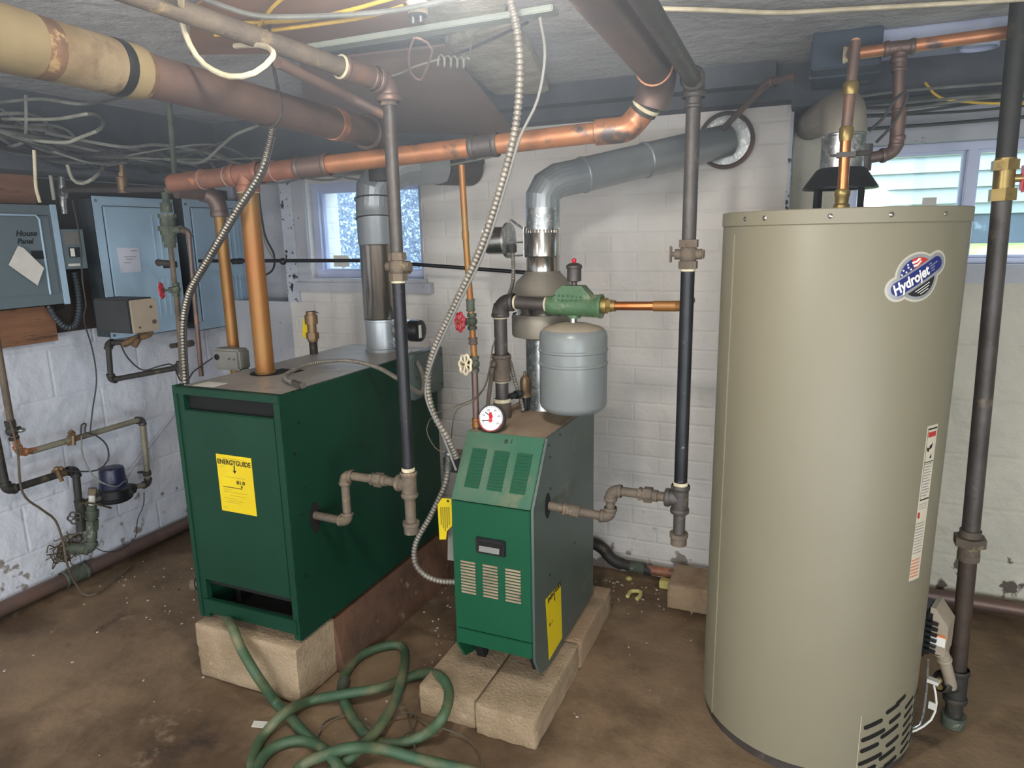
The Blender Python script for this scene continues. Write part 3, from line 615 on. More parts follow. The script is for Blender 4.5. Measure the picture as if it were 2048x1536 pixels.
# gauge
ga = thing('pressure_gauge', 'round white dial gauge with red rim on the small boiler top', 'gauge', (-.905, 1.93, .9))
gc = P(982, 837, Y=1.852); gd = (V3((.05, -1, .35))).normalized()
B().lathe(gc, -gd, [(0, -.0), (.041, -.0), (.043, .002), (.043, .022), (.03, .03), (0, .032)], 40).build('case', 'iron', ga)
B().lathe(gc, gd, [(.041, 0), (.043, .002), (.041, .004), (.039, .002)], 40).build('bezel', 'iron', ga)
fc = B().lathe(gc, gd, [(0, .0005), (.040, .0005), (.040, .001), (0, .001)], 40).build('dial', 'gface', ga)
gu, gv = axes(gd); gv = (Z-gd*Z.dot(gd)).normalized(); gu = gv.cross(gd)
B().tube([gc+gd*.002+(gu*math.sin(math.radians(a))+gv*math.cos(math.radians(a)))*.0385 for a in range(110, 272, 8)], .0016, 6).build('red_arc', 'redp', fc)
b = B()
for k in range(30):
    a = math.radians(-130+k*9); d = gu*math.sin(a)+gv*math.cos(a); b.tube([gc+gd*.0016+d*.034, gc+gd*.0016+d*.038], .0006, 4)
b.build('tick_marks', 'ink', fc, kind='stuff')
for k in range(6):
    a = math.radians(-120+k*48); d = gu*math.sin(a)+gv*math.cos(a); text(fc, str(k*10), gc+gd*.0014+d*.027, gu, gv, .009, 'ink', 'numeral')
B().tube([gc+gd*.003-gu*.0+gv*.006, gc+gd*.003-gu*.02+gv*.018], .0013, 6).tube([gc+gd*.003-gv*.006, gc+gd*.003-gu*.028-gv*.008], .0013, 6).build('pointer', 'ink', fc)
B().cyl(gc+gd*.001+gv*.006, gc+gd*.004+gv*.006, .006).cyl(gc+gd*.001-gv*.006, gc+gd*.004-gv*.006, .006).box(gc.x-.004, gc.x+.004, gc.y-.004, gc.y-.002, gc.z-.02, gc.z+.02).build('hub', 'redbright', fc)
B().cyl(gc-gd*.02, V3((RXp, RYp-.02, .90)), .010).build('stem', 'rust', ga)
# small relief valve behind
q = V3((-.878, 2.14, .86))
r3 = thing('relief_valve', 'small brass vent valve behind the riser on the small boiler top', 'valve', q)
B().cyl(q, q+Z*.05, .014).build('nipple', 'blk', r3)
B().lathe(q+Z*.05, Z, [(0, 0), (.02, 0), (.02, .008), (.013, .015), (.016, .025), (.017, .055), (.013, .068), (.005, .075), (.004, .088), (0, .09)]).build('valve_body', 'dullbrass', r3)
B().cyl((RXp+.02, 2.04, .93), (-.885, 2.12, .925), .011).hexn((-.888, 2.08, .928), (-.884, 2.10, .927), .015).build('side_nipple', 'blk', r3)
# thin vertical pipe with cap left of riser
tp = thing('capillary_pipe', 'thin tan pipe with round cap between the riser and a copper line', 'pipe', (-.965, 1.98, .9))
B().cyl(P(975, 815, Y=1.98), P(985, 735, Y=1.98), .007).build('pipe', 'rust', tp)
B().ball(P(986, 728, Y=1.98), .012).cyl(P(986, 728, Y=1.98), (RXp-.02, 2.03, P(986, 728, Y=1.98).z), .008).build('cap', 'rust', tp)

# ================================================================== GAS FEED PIPES WITH DRIP LEGS
def feedpipe(label, ax, ay, top, hole, jog, r, zt, zb, zv, lever, mjoin, upper, drop=.005):
    g = thing('feed_pipe', label, 'pipe', (ax, ay, zb))
    B().cyl((ax, ay, zv), (ax, ay, top), r).build('upper_pipe', upper, g)
    ring(g, (ax, ay, zv-.040), Z, r*1.05, .012)
    B().cyl((ax, ay, zt), (ax, ay, zv-.02), r*1.0).build('black_pipe', 'grease', g)
    # plug valve
    b = B(); b.hexn((ax, ay, zv-.038), (ax, ay, zv-.018), r*1.45); b.hexn((ax, ay, zv+.018), (ax, ay, zv+.038), r*1.45); b.ball((ax, ay, zv), r*1.35, (1, 1, 1.25))
    b.cyl((ax-r*1.9, ay, zv), (ax+r*1.9, ay, zv), r*.75); b.hexn((ax+r*1.6, ay, zv), (ax+r*2.2, ay, zv), r*.7)
    vb = b.build('shutoff_valve', 'rust', g)
    if lever: B().box(ax-r*2.7, ax-r*2.35, ay-.006, ay+.006, zv-.022, zv+.022, .002).cyl((ax-r*2.4, ay, zv), (ax-r*1.8, ay, zv), .006).build('lever', 'rust', vb)
    ring(g, (ax, ay, zt+.045), Z, r*1.05, .014)
    tee(g, (ax, ay, zt), Z, -X, r, mjoin)
    B().cyl((ax, ay, zb+.02), (ax, ay, zt-.02), r*.92).build('drip_leg', mjoin, g)
    B().lathe((ax, ay, zb), Z, [(0, 0), (r*1.25, 0), (r*1.25, .022), (r*1.42, .024), (r*1.42, .036), (0, .037)]).build('drip_cap', 'rust', g)
    x0, y0_, z0 = hole; jx = jog
    pts = [(x0-.03, y0_, z0), (jx, ay, z0-drop), (jx, ay, zt), (ax-r*2, ay, zt)]
    run(g, pts, r*.74, 'rust', 'rust', 1.3, 2.0)
    fitting(g, ((jx+ax)/2+.01, ay, zt), X, r*.78, .055, 'rust', 'union', hexa=True)
    return g
gL = feedpipe('left of two vertical pipes with plug valves, feeding the large boiler side', -1.045, 1.64, 1.80, (-1.40, 1.638, .597), -1.275, .0175, .745, .592, 1.375, False, 'rust', 'iron')
gR = feedpipe('right of two vertical pipes with plug valves, feeding the small boiler side', -.304, 1.90, 1.79, (-.685, 1.84, .655), -.508, .0185, .705, .565, 1.395, True, 'iron', 'iron', .038)
fitting(gR, V3((-.715, 1.84, .655)).lerp(V3((-.508, 1.90, .617)), .45), V3((.207, .06, -.038)), .0137, .04, 'rust', 'coupling')
B().cyl((-1.055, 1.66, 1.372), (-1.02, 1.66, 1.372), .018).build('valve_plug', 'rust', gL)

# brown ceiling pipe joining the left feed pipe
bp = thing('ceiling_pipe', 'rusty brown pipe running under the ceiling to the left feed pipe', 'pipe', (-1.05, 1.2, 1.85))
e = V3((-1.045, 1.64, 1.845)); s0 = P(330, 10, Z=1.90)
d = (s0-e).normalized()
run(bp, [V3((-1.045, 1.64, 1.79)), e+Z*.0, e+d*1.9], .0215, 'rust', 'browncu', 1.35, 1.7)
fitting(bp, e+d*.10, d, .0215, .09, 'browncu', 'coupling', 1.2); ring(bp, e+d*.155, d, .027, .006)
# thin pipe just below it
b2 = thing('thin_ceiling_pipe', 'thin brown pipe angling up beneath the rusty ceiling pipe', 'pipe', (-1.2, 1.6, 1.8))
run(b2, [P(785, 238, Y=1.66), P(700, 195, Y=1.56), P(555, 125, Y=1.30)], .0125, 'browncu', 'browncu', 1.1, 1.5, False)
# large brown main with old insulation
mp = thing('steam_main', 'large brown main pipe along the left ceiling, partly in cream insulation', 'pipe', (-1.3, 1.3, 1.78))
ms, me_ = P(-40, 62, Z=1.77), P(738, 243, Z=1.78)
me_ = V3((-1.30, 1.93, 1.775)); ms = V3((-1.235, .60, 1.785)); dd = (me_-ms).normalized()
B().cyl(ms-dd*1.2, me_, .043, n=32).build('pipe', 'browncu', mp)
M['rustband'] = mat('rust_stained_insulation', '6a4f38', '4f3a2c', 14, .85, c3='8d7550', s3=24, l3=.55, h3=.6)
def seg(a, c, r, m, nm, **k): return B().lathe(ms, dd, [(.03, a), (r, a), (r*1.01, a+.004), (r*1.01, c-.004), (r, c), (.03, c)], 32).build(nm, m, mp, **k)
M['insul'] = mat('cream_insulation', '7f7050', '716345', 4, .8, c3='6a5238', s3=8, l3=.57, h3=.72, bump=.2, bscale=30)
M['insul2'] = mat('soiled_insulation', '7f7057', '68573d', 7, .8, c3='4a3527', s3=6, l3=.50, h3=.60, bump=.3, bscale=40)
seg(-1.2, .244, .053, 'insul', 'insulation'); seg(.244, .277, .0515, 'rustband', 'insulation_band', label='rust stained band'); seg(.277, .400, .0510, 'insul2', 'insulation')
seg(.400, .421, .0525, 'blk', 'insulation_band', label='black band'); seg(.421, .458, .0515, 'insul', 'insulation'); seg(.458, .472, .0475, 'rustband', 'torn_edge')
eb = B(); eb.tube(arc(me_+dd*.05, dd, -Z, .08), .052); collar(eb, me_-dd*.02, dd, .053, .02); collar(eb, me_+V3((0, .05, -.08)), Z, .053, .02); eb.build('elbow', 'browncu', mp)
B().cyl(me_+V3((-.003, .055, -.07)), me_+V3((-.003, .055, -.14)), .045).build('drop_pipe', 'dkiron', mp)
seg(1.12, 1.15, .0455, 'copper', 'solder_ring')
# hanger straps
hz = thing('pipe_hanger', 'dark hook strap holding the large brown main pipe', 'pipe hanger', (-1.25, 1.5, 1.9))
b = B(); cc = V3((-1.283, 1.45, 1.777)); b.tube([cc+V3((.047*math.cos(a), 0, .047*math.sin(a))) for a in [math.radians(-200+i*20) for i in range(12)]]+[cc+V3((.03, 0, .10)), V3((cc.x+.03, cc.y, 2.0))], .004, 6).build('strap', 'dkiron', hz)

# copper manifold
M['dkcopper'] = mat('browned_copper', '9a6650', '7d5747', 6, .5, .3, c3='b97a55', s3=7, l3=.56, h3=.62)
mf = thing('copper_header', 'long copper header pipe crossing the room below the ceiling', 'pipe', (-1.1, 1.85, 1.68))
m0, m1 = V3((-1.98, 1.76, 1.646)), V3((-.535, 1.905, 1.722)); md = (m1-m0).normalized()
B().cyl(m0, m0+md*.52, .030, n=28).build('pipe', 'dkcopper', mf)
B().lathe(m0+md*.001, -md, [(.030, 0), (.027, .012), (0, .018)]).build('end_cap', 'dkcopper', mf)
B().cyl(m0+md*.56, m0+md*1.08, .0275, n=28).build('pipe', 'copper', mf)
B().cyl(m0+md*1.13, m1, .0275, n=28).build('pipe', 'copper', mf)
fitting(mf, m0+md*.54, md, .0275, .10, 'browncu', 'coupling', 1.15); fitting(mf, m0+md*1.105, md, .0275, .07, 'iron', 'coupling', 1.13)
for k in (.12, .22, .40): ring(mf, m0+md*k, md, .031, .005, 'pinkw', 'solder_ring')
ra, rb = V3((-.425, 1.915, 1.755)), V3((-.405, 1.84, 1.845))
B().tube(spline([m1-md*.02, m1+md*.05, V3((-.462, 1.918, 1.742)), V3((-.43, 1.915, 1.775))], .008), .034, 24).lathe(m1-md*.03, md, [(.0275, 0), (.034, .003), (.034, .03)], 24).build('elbow', 'copper', mf)
B().cyl((-.437, 1.916, 1.765), (-.405, 1.90, 1.808), .0365).build('reducer', 'iron', mf); ring(mf, (-.428, 1.912, 1.777), V3((.032, -.016, .043)), .036, .014, 'tape')
v0 = V3((-.395, 1.885, 1.815))
B().tube(arc(v0+V3((.01, -.0, .03)), V3((.3, -.1, .75)).normalized(), V3((.0, -1, .06)).normalized(), .075), .047, 24).build('elbow', 'browncu', mf)
B().cyl(v0+V3((.01, -.05, .033)), V3((-.36, -.5, 1.925)), .043, n=28).build('return_main', 'browncu', mf, label='wide tarnished copper pipe running toward the viewer')
ring(mf, v0+V3((.01, -.085, .035)), Y, .0445, .008, 'copper', 'solder_ring')
# risers from the header into the large boiler
rz = V3((-1.690, 1.790, 1.0))
B().cyl(rz, rz+Z*.61, .031, n=28).build('riser', 'copper2', mf, label='thick golden copper riser')
tee(mf, (-1.690, 1.79, 1.662), md, -Z, .0285, 'dkcopper', 1.15, 1.6); ring(mf, rz+Z*.605, Z, .0325, .006, 'tape', 'solder_ring'); ring(mf, rz+Z*.015, Z, .032, .006, 'brass')
q0 = V3((-1.985, 1.95, .45))
B().cyl(q0, q0+Z*1.09, .0205, n=24).build('riser', 'copper2', mf)
eb = B(); eb.tube(arc(q0+Z*1.17, Z, V3((-.75, -.55, .05)).normalized(), .06), .030, 24); collar(eb, q0+Z*1.10, Z, .031, .02); eb.build('elbow', 'browncu', mf)
B().cyl(q0+V3((-.03, -.02, 1.173)), m0+V3((-.06, .06, -.02)), .026).build('pipe', 'browncu', mf)
run(mf, [q0+Z*.02, q0+Z*-.06, q0+V3((.16, .0, -.06))], .0205, 'copper2', 'copper2', 1.2)

# black diagonal pipe to right feed pipe
bd = thing('ceiling_pipe', 'dark grey pipe running toward the viewer from the right feed pipe', 'pipe', (-.31, 1.3, 1.85))
e = V3((-.304, 1.90, 1.825)); d = V3((.012, -1, .03)).normalized()
run(bd, [V3((-.304, 1.90, 1.77)), e, e+d*2.2], .021, 'iron', 'iron', 1.3, 1.5)
ring(bd, (-.304, 1.90, 1.765), Z, .023, .01, 'iron', 'collar')

# ================================================================== WATER HEATER
HX, HY, HR, HZ = .060, 2.075, .2955, 1.500
wh = thing('water_heater', 'tall beige cylindrical gas water heater with round blue badge', 'water heater', (HX, HY, 0))
B().lathe((HX, HY, .012), Z, [(HR-.008, .016), (HR-.002, .016), (HR, .018), (HR, HZ-.052), (HR-.002, HZ-.046)], 128).build('tank_jacket', 'heater', wh)
B().lathe((HX, HY, HZ-.036), Z, [(HR+.0005, 0), (HR+.003, .002), (HR+.003, .034), (HR+.001, .036), (0, .040)], 128).build('top_cap', 'heater', wh)
B().lathe((HX, HY, 0), Z, [(0, .0), (HR-.006, 0), (HR-.006, .03), (0, .03)], 96).build('base_ring', 'iron', wh, label='dark metal base ring')
def onh(u, z, off=0):   # u: arc length from the direction facing the camera
    a0 = math.atan2(HX, -(-HY)) ; a = u/HR
    dirx, diry = -HX, -HY; L0 = math.hypot(dirx, diry); dx, dy = dirx/L0, diry/L0
    ca, sa = math.cos(a), math.sin(a); vx, vy = dx*ca-dy*sa, dx*sa+dy*ca
    return V3((HX+vx*(HR+off), HY+vy*(HR+off), z))
def wrap(parent, polys, off, m, name, th=.0004, step=.008, **kw):
    "flat polygons (u,z) laid on the round jacket"
    t = bmesh.new()
    for pl in polys:
        vs = [t.verts.new((u, z, 0)) for u, z in pl]
        try: t.faces.new(vs)
        except ValueError: pass
    return wrapbm(parent, t, off, m, name, step, **kw)
def wrapbm(parent, t, off, m, name, step=.008, **kw):
    bmesh.ops.triangulate(t, faces=t.faces[:])
    us = [v.co.x for v in t.verts]; k = math.floor(min(us)/step)+1
    while k*step < max(us):
        bmesh.ops.bisect_plane(t, geom=t.verts[:]+t.edges[:]+t.faces[:], plane_co=(k*step, 0, 0), plane_no=(1, 0, 0)); k += 1
    for v in t.verts: v.co = onh(v.co.x, v.co.y, off)
    me = bpy.data.meshes.new(name); t.to_mesh(me); t.free(); me.materials.append(M[m])
    o = bpy.data.objects.new(name, me); C.objects.link(o); o.parent = parent; o.location = -wloc(parent)
    for k_, v_ in kw.items(): o[k_] = v_
    return o
def wraptext(parent, s, u, z, size, rot, off, m, bold=0, shear=0, sx=1.0, name='lettering', align='CENTER'):
    c = bpy.data.curves.new('t', 'FONT'); c.body = s; c.size = size; c.align_x = align; c.align_y = 'CENTER'; c.offset = bold; c.shear = shear; c.resolution_u = 3
    t = bpy.data.objects.new('t', c); C.objects.link(t); dg = bpy.context.evaluated_depsgraph_get()
    me = bpy.data.meshes.new_from_object(t.evaluated_get(dg)); bpy.data.objects.remove(t); bpy.data.curves.remove(c)
    bmm = bmesh.new(); bmm.from_mesh(me); bpy.data.meshes.remove(me); cr, sr = math.cos(rot), math.sin(rot)
    for v in bmm.verts: x, y = v.co.x*sx, v.co.y; v.co = V3((u+x*cr-y*sr, z+x*sr+y*cr, 0))
    return wrapbm(parent, bmm, off, m, name)
BS = 1.0
def circ(u, z, r, a0=0, a1=360, n=48): return [(u+r*math.cos(math.radians(a0+(a1-a0)*i/n)), z+r*math.sin(math.radians(a0+(a1-a0)*i/n))) for i in range(n+(0 if a1-a0 >= 360 else 1))]
def caps(u, z, L, r, rot, n=14):
    out = []
    for i in range(n+1): a = -90+180*i/n; out.append((L/2+r*math.cos(math.radians(a)), r*math.sin(math.radians(a))))
    for i in range(n+1): a = 90+180*i/n; out.append((-L/2+r*math.cos(math.radians(a)), r*math.sin(math.radians(a))))
    return [(u+x*math.cos(rot)-y*math.sin(rot), z+x*math.sin(rot)+y*math.cos(rot)) for x, y in out]
SU, SZ, RT = .183, 1.342, math.radians(31)
badge_first = len(bpy.data.objects)
M['badgeedge'] = mat('badge_edge', 'b9b3a2', rough=.5)
bd_ = wrap(wh, [circ(SU, SZ, .066)], .0003, 'badgeedge', 'round_badge', label='round badge with a slanted blue name bar')
wrap(bd_, [caps(SU, SZ+.002, .130, .0335, RT)], .0005, 'badgeedge', 'badge_border')
wrap(bd_, [circ(SU, SZ, .0605)], .0007, 'silver', 'silver_ring'); wrap(bd_, [caps(SU, SZ+.002, .130, .0275, RT)], .0009, 'silver', 'silver_border')
def halfdisc(sign, r, cut, n=30):   # part of the disc on one side of the slanted bar
    out = []; a = math.degrees(math.asin(cut/r))
    for i in range(n+1):
        an = math.radians((a+(180-2*a)*i/n) if sign > 0 else (180+a+(180-2*a)*i/n)); out.append((SU+r*math.cos(an+RT), SZ+r*math.sin(an+RT)))
    return out
def clipu(poly, side):   # left / right part of the upper half
    return [(u, z) for u, z in poly]
wrap(bd_, [halfdisc(-1, .052, .0245)], .0011, 'ink', 'black_field')
up_ = halfdisc(1, .052, .0255); k = 14
wrap(bd_, [up_[k:]+[((up_[0][0]*.5+up_[-1][0]*.5), (up_[0][1]*.5+up_[-1][1]*.5))]], .0011, 'blue', 'star_field')
wrap(bd_, [up_[:k+1]+[((up_[0][0]*.5+up_[-1][0]*.5), (up_[0][1]*.5+up_[-1][1]*.5))]], .0011, 'redp', 'stripe_field')
cr, sr = math.cos(RT), math.sin(RT)
def sl2(x, y): return (SU+x*cr-y*sr, SZ+x*sr+y*cr)
wrap(bd_, [[sl2(.0, .030), sl2(.012, .028), sl2(.026, .033), sl2(.026, .037), sl2(.012, .033), sl2(.0, .036)], [sl2(.0, .040), sl2(.014, .037), sl2(.028, .040), sl2(.022, .045), sl2(.013, .0425), sl2(.0, .046)]], .0013, 'whitep', 'stripe')
for (x, y) in ((-.038, .0295), (-.024, .0295), (-.010, .0295), (-.029, .0375), (-.014, .0375), (-.012, .0450)):
    a, c = sl2(x, y); wrap(bd_, [[(a+(.0036 if i % 2 == 0 else .0019)*math.cos(math.radians(90+36*i)), c+(.0036 if i % 2 == 0 else .0019)*math.sin(math.radians(90+36*i))) for i in range(10)]], .0013, 'whitep', 'star')
wrap(bd_, [caps(SU, SZ+.002, .128, .0185, RT)], .0015, 'blue', 'name_bar')
a, c = sl2(-.022, .001); wraptext(bd_, 'Hydrojet', a, c, .038, RT, .0018, 'whitep', .0013, .25, .80)
wrap(bd_, [[sl2(.041, .011-i*.0068), sl2(.041+L_, .011-i*.0068), sl2(.041+L_, .0138-i*.0068), sl2(.041, .0138-i*.0068)] for i, L_ in enumerate((.010, .028, .016, .012))], .0018, 'silver', 'fine_print', kind='stuff')
wrap(bd_, [[sl2(-x_, -.0325-i*.0065), sl2(x_, -.0325-i*.0065), sl2(x_, -.0305-i*.0065), sl2(-x_, -.0305-i*.0065)] for i, x_ in enumerate((.025, .020, .014))], .0015, 'whitep', 'fine_print', kind='stuff')
sc_ = .86   # badge size
def shrink(o, c):
    c2 = c-wloc(wh)
    for v in o.data.vertices:
        w_ = v.co+o.location+wloc(o.parent); rad = math.hypot(w_.x-HX, w_.y-HY)
        a_ = math.atan2(w_.y-HY, w_.x-HX); a0_ = math.atan2(c.y-HY, c.x-HX); a_ = a0_+(a_-a0_)*sc_
        q_ = V3((HX+rad*math.cos(a_), HY+rad*math.sin(a_), c.z+(w_.z-c.z)*sc_)); v.co = q_-o.location-wloc(o.parent)
for o_b in [bd_]+list(bd_.children): shrink(o_b, onh(SU, SZ))
# warning label, far right
wu0, wu1 = .218, .262
LU, LZ = .040, -.050
_w = wrap
def wrapl(par, polys, *a, **k): return _w(par, [[(u+LU, z+LZ) for u, z in pl] for pl in polys], *a, **k)
wl = wrapl(wh, [[(.215, .62), (.258, .62), (.268, 1.03), (.222, 1.03)]], .0004, 'labelp', 'warning_label', label='tall narrow warning label')
wrapl(wl, [[(.2235, .84), (.2245, .84), (.2275, 1.022), (.2262, 1.022)], [(.2235, .8365), (.262, .8365), (.262, .8400), (.2235, .8400)], [(.2262, 1.019), (.265, 1.019), (.265, 1.023), (.2262, 1.023)], [(.226, .935), (.264, .935), (.264, .937), (.226, .937)]], .0007, 'ink', 'label_frame')
wrapl(wl, [[(.229, 1.0), (.262, 1.0), (.262, 1.013), (.229, 1.013)], [(.2215, .79), (.230, .79), (.230, .806), (.2215, .806)]], .0007, 'redp', 'red_heading')
wrapl(wl, [[(.23, .965), (.238, .962), (.238, .972), (.230, .975)], [(.239, .967), (.25, .972), (.252, .985), (.246, .98), (.239, .977)], [(.243, .945), (.252, .945), (.25, .957)]], .0007, 'ink', 'pictogram')
wrapl(wl, [[(.228, .93-i*.0075), (.258-.004*(i % 3), .93-i*.0075), (.258-.004*(i % 3), .9325-i*.0075), (.228, .9325-i*.0075)] for i in range(12)]+[[(.222, .826-i*.006), (.255, .826-i*.006), (.255, .8275-i*.006), (.222, .8275-i*.006)] for i in range(3)]+[[(.219, .775-i*.008), (.252, .775-i*.008), (.252, .777-i*.008), (.219, .777-i*.008)] for i in range(11)], .0007, 'silver', 'fine_print', kind='stuff')
wrapl(wl, [[(.217, .675-i*.009), (.250, .675-i*.009), (.250, .678-i*.009), (.217, .678-i*.009)] for i in range(6)], .0007, 'orange', 'orange_print', kind='stuff')
# air slots low on the jacket
slots = []
for (u, z, L) in ((.188, .172, .045), (.192, .137, .062), (.184, .101, .045), (.190, .064, .062), (.184, .034, .04), (.250, .205, .04), (.262, .17, .035), (.247, .135, .055), (.262, .10, .04), (.247, .066, .05), (.262, .036, .04), (.280, .22, .03)):
    slots.append(caps(u, z, L, .0068, math.radians(17)))
for i in range(6):
    for u0 in (.33, .39, .45): slots.append(caps(u0, .05+i*.028, .04, .0062, math.radians(14))) if i < 7 else None
for sl_ in slots[:12]: wrap(wh, [sl_], .0006, 'slot', 'air_slot')
wrap(wh, slots[12:], .0006, 'slot', 'air_slots_around', kind='stuff')
wrap(wh, [[(.150, .03), (.1515, .03), (.1515, .20), (.150, .20)]], .0008, 'cream', 'base_seam')
b = B()
for u in (-.24, -.175, -.02, .105, .24):
    p = onh(u, HZ-.018, .003); nrm = (p-V3((HX, HY, p.z))).normalized(); b.lathe(p, nrm, [(0, -.001), (.006, -.001), (.006, .001), (.003, .003), (0, .0032)], 10)
b.build('screw', 'steel', wh, kind='stuff')
b = B(); p0 = onh(-.285, .03, .0005); b.tube([onh(-.288, .03, .001), onh(-.288, HZ-.055, .001)], .002, 6).build('jacket_seam', 'heater', wh)
# heater vent hood
hv = thing('heater_vent', 'galvanised vent pipe with black flared draft hood above the water heater', 'vent pipe', (HX, HY+.03, HZ))
vy = HY+.04
B().lathe((HX-.005, vy, 1.557), Z, [(.05, .0), (.093, .0), (.094, .004), (.062, .050), (.054, .055)], 36).build('draft_hood', 'blk', hv)
for a in (40, 130, 220, 310):
    d = V3((math.cos(math.radians(a)), math.sin(math.radians(a)), 0)); B().obox(V3((HX-.005, vy, 1.53))+d*.075, .004, .014, .06, Matrix.Rotation(math.radians(a), 3, 'Z')).build('hood_leg', 'blk', hv)
B().lathe((HX-.005, vy, 1.605), Z, [(.0535, 0), (.0535, .085), (.0555, .087), (.0555, .091), (.0535, .093)], 36).build('pipe', 'galv', hv)
B().tube(arc(V3((HX-.005, vy, 1.765)), Z, V3((-.12, 1, .08)).normalized(), .085)+[V3((HX-.10, 2.94, 1.835))], .0535, 30).build('elbow', 'hood', hv, ang=12)
# copper water line from heater top
wl2 = thing('heater_copper_line', 'bright copper line with brass fittings rising in front of the heater vent', 'pipe', (.057, 1.93, HZ))
cx, cy = .057, 1.93
B().lathe((cx, cy, HZ-.01), Z, [(0, 0), (.019, 0), (.019, .02), (.015, .024), (.016, .04), (.018, .044), (.018, .054), (.015, .058), (0, .06)]).build('lower_fitting', 'brass', wl2)
B().cyl((cx, cy, HZ+.04), (cx-.002, cy, 1.66), .0125).build('pipe', 'copperb', wl2)
B().box(cx-.02, cx+.022, cy-.014, cy+.014, 1.622, 1.634).cyl((cx-.02, cy, 1.628), (cx-.035, cy, 1.628), .003, n=8).cyl((cx+.02, cy, 1.63), (cx+.05, cy+.02, 1.632), .006, n=8).build('clamp', 'iron', wl2)
B().lathe((cx-.002, cy, 1.66), Z, [(0, 0), (.014, 0), (.016, .01), (.016, .03), (.013, .034), (0, .036)]).build('upper_fitting', 'brass', wl2)
B().cyl((cx-.002, cy, 1.69), (cx+.003, cy+.01, 1.885), .0125).build('pipe', 'browncu', wl2)
B().lathe((cx, cy+.004, 1.765), Z, [(0, 0), (.016, 0), (.018, .008), (.018, .026), (.015, .03), (0, .032)]).build('ball_fitting', 'brass', wl2)
# overhead copper line with drop to the relief
oc = thing('copper_branch', 'copper pipe under the ceiling with a bent drop behind the water heater', 'pipe', (.18, 2.25, 1.9))
B().cyl((.05, 2.25, 1.922), (.80, 2.25, 1.945), .016).build('pipe', 'copper', oc)
B().cyl((.003+cx, cy+.01, 1.88), (.06, 2.25, 1.92), .0125).build('pipe', 'copper', oc)
fitting(oc, (.06, 2.25, 1.922), X, .015, .03, 'tape', 'solder_joint'); tee(oc, (.178, 2.25, 1.925), X, -Z, .016, 'browncu', 1.15)
run(oc, [(.178, 2.25, 1.92), (.196, 2.25, 1.655), (.115, 2.22, 1.642)], .015, 'browncu', 'browncu', 1.15, 2.6)
fitting(oc, (.191, 2.25, 1.72), Z, .015, .09, 'browncu', 'coupling', 1.2); fitting(oc, (.180, 2.25, 1.89), Z, .015, .04, 'browncu', 'coupling', 1.2)
B().cyl((.115, 2.22, 1.61), (.115, 2.22, 1.68), .018).build('end_tee', 'iron', oc)
# gas control at the right foot of the heater
gcn = thing('gas_control', 'white and black gas control box on the right foot of the water heater', 'gas control', (.40, 2.10, .33))
gr = Matrix.Rotation(math.radians(-20), 3, 'Z')
B().obox(V3((.362, 2.10, .335)), .05, .09, .15, gr, .012).build('housing', 'blk', gcn)
b = B()
for k in range(6): b.obox(V3((.366, 2.055, .29+k*.017)), .045, .012, .006, gr)
b.build('cooling_ribs', 'blk', gcn)
b = B(); b.prism([gr@V3(p)+V3((.393, 2.10, .34)) for p in ((0, -.04, -.06), (.035, -.04, -.06), (.035, -.04, .03), (.0, -.04, .075), (-.012, -.04, .075), (-.012, -.04, -.06))], gr@V3((0, .08, 0)))
cv = b.build('cover', 'beige', gcn, smooth=False)
lb = B().obox(gr@V3((.014, -.0415, .0))+V3((.393, 2.10, .325)), .036, .001, .035, gr).build('warning_sticker', 'whitep', gcn)
B().obox(gr@V3((.014, -.0425, .014))+V3((.393, 2.10, .325)), .036, .001, .007, gr).build('orange_stripe', 'orange', lb)
run(gcn, [(.395, 2.07, .295), (.415, 2.09, .265), (.455, 2.14, .14)], .016, 'beige', 'beige', 1.1, 1.2)
cable([(.40, 2.08, .17), (.41, 2.07, .12), (.40, 2.06, .07), (.36, 2.03, .045), (.335, 2.02, .04)], .003, 'whitep', 'white_wire'); solo(bpy.data.objects['white_wire'], 'thin white wire looping from the gas control to the heater foot', 'wire')
B().obox(V3((.398, 2.06, .115)), .018, .004, .022, gr).build('wire_tag', 'paper', gcn); B().obox(V3((.392, 2.05, .20)), .028, .02, .010, gr).build('terminal_block', 'paper', gcn)
cable([(.375, 2.06, .26), (.378, 2.05, .15), (.37, 2.04, .06), (.34, 2.03, .05)], .0035, 'galv', 'pilot_tube', gcn)
B().cyl((.405, 2.07, .185), (.415, 2.08, .165), .008).ball((.41, 2.075, .19), .009).build('test_port', 'brass', gcn)
# heater gas pipe
M['dkrust'] = mat('dark_rusty_pipe', '4b3d34', '3a302a', 8, .6, .2, bump=.2, bscale=80, c3='8f8778', s3=55, l3=.66, h3=.7)
gp = thing('heater_gas_pipe', 'tall dark gas pipe with brass ball valve right of the water heater', 'pipe', (.474, 2.162, 0))
ln = lambda z: V3((.474-.026*(z-.034), 2.162+.005*(z-.034), z))
B().cyl(ln(.035), ln(.62), .0225).build('lower_pipe', 'dkrust', gp); B().cyl(ln(.60), ln(1.52), .0225).build('pipe', 'iron', gp); B().cyl(ln(1.62), ln(2.0), .0225).build('upper_pipe', 'dkiron', gp)
zd_ = (ln(1)-ln(0)).normalized()
b = B(); b.cyl(ln(.545), ln(.62), .027); b.hexn(ln(.575), ln(.60), .042); b.cyl(ln(.53), ln(.55), .028); b.build('union', 'rust', gp)
tee(gp, ln(.135), zd_, V3((-.3, -.15, .1)), .0225, 'dkiron', 1.25, 2.0); B().cyl(ln(.03), ln(.10), .023).build('drip_nipple', 'dkiron', gp)
B().lathe(ln(.002), Z, [(0, 0), (.030, 0), (.030, .02), (.033, .022), (.033, .036), (0, .037)]).build('drip_cap', 'verd', gp)
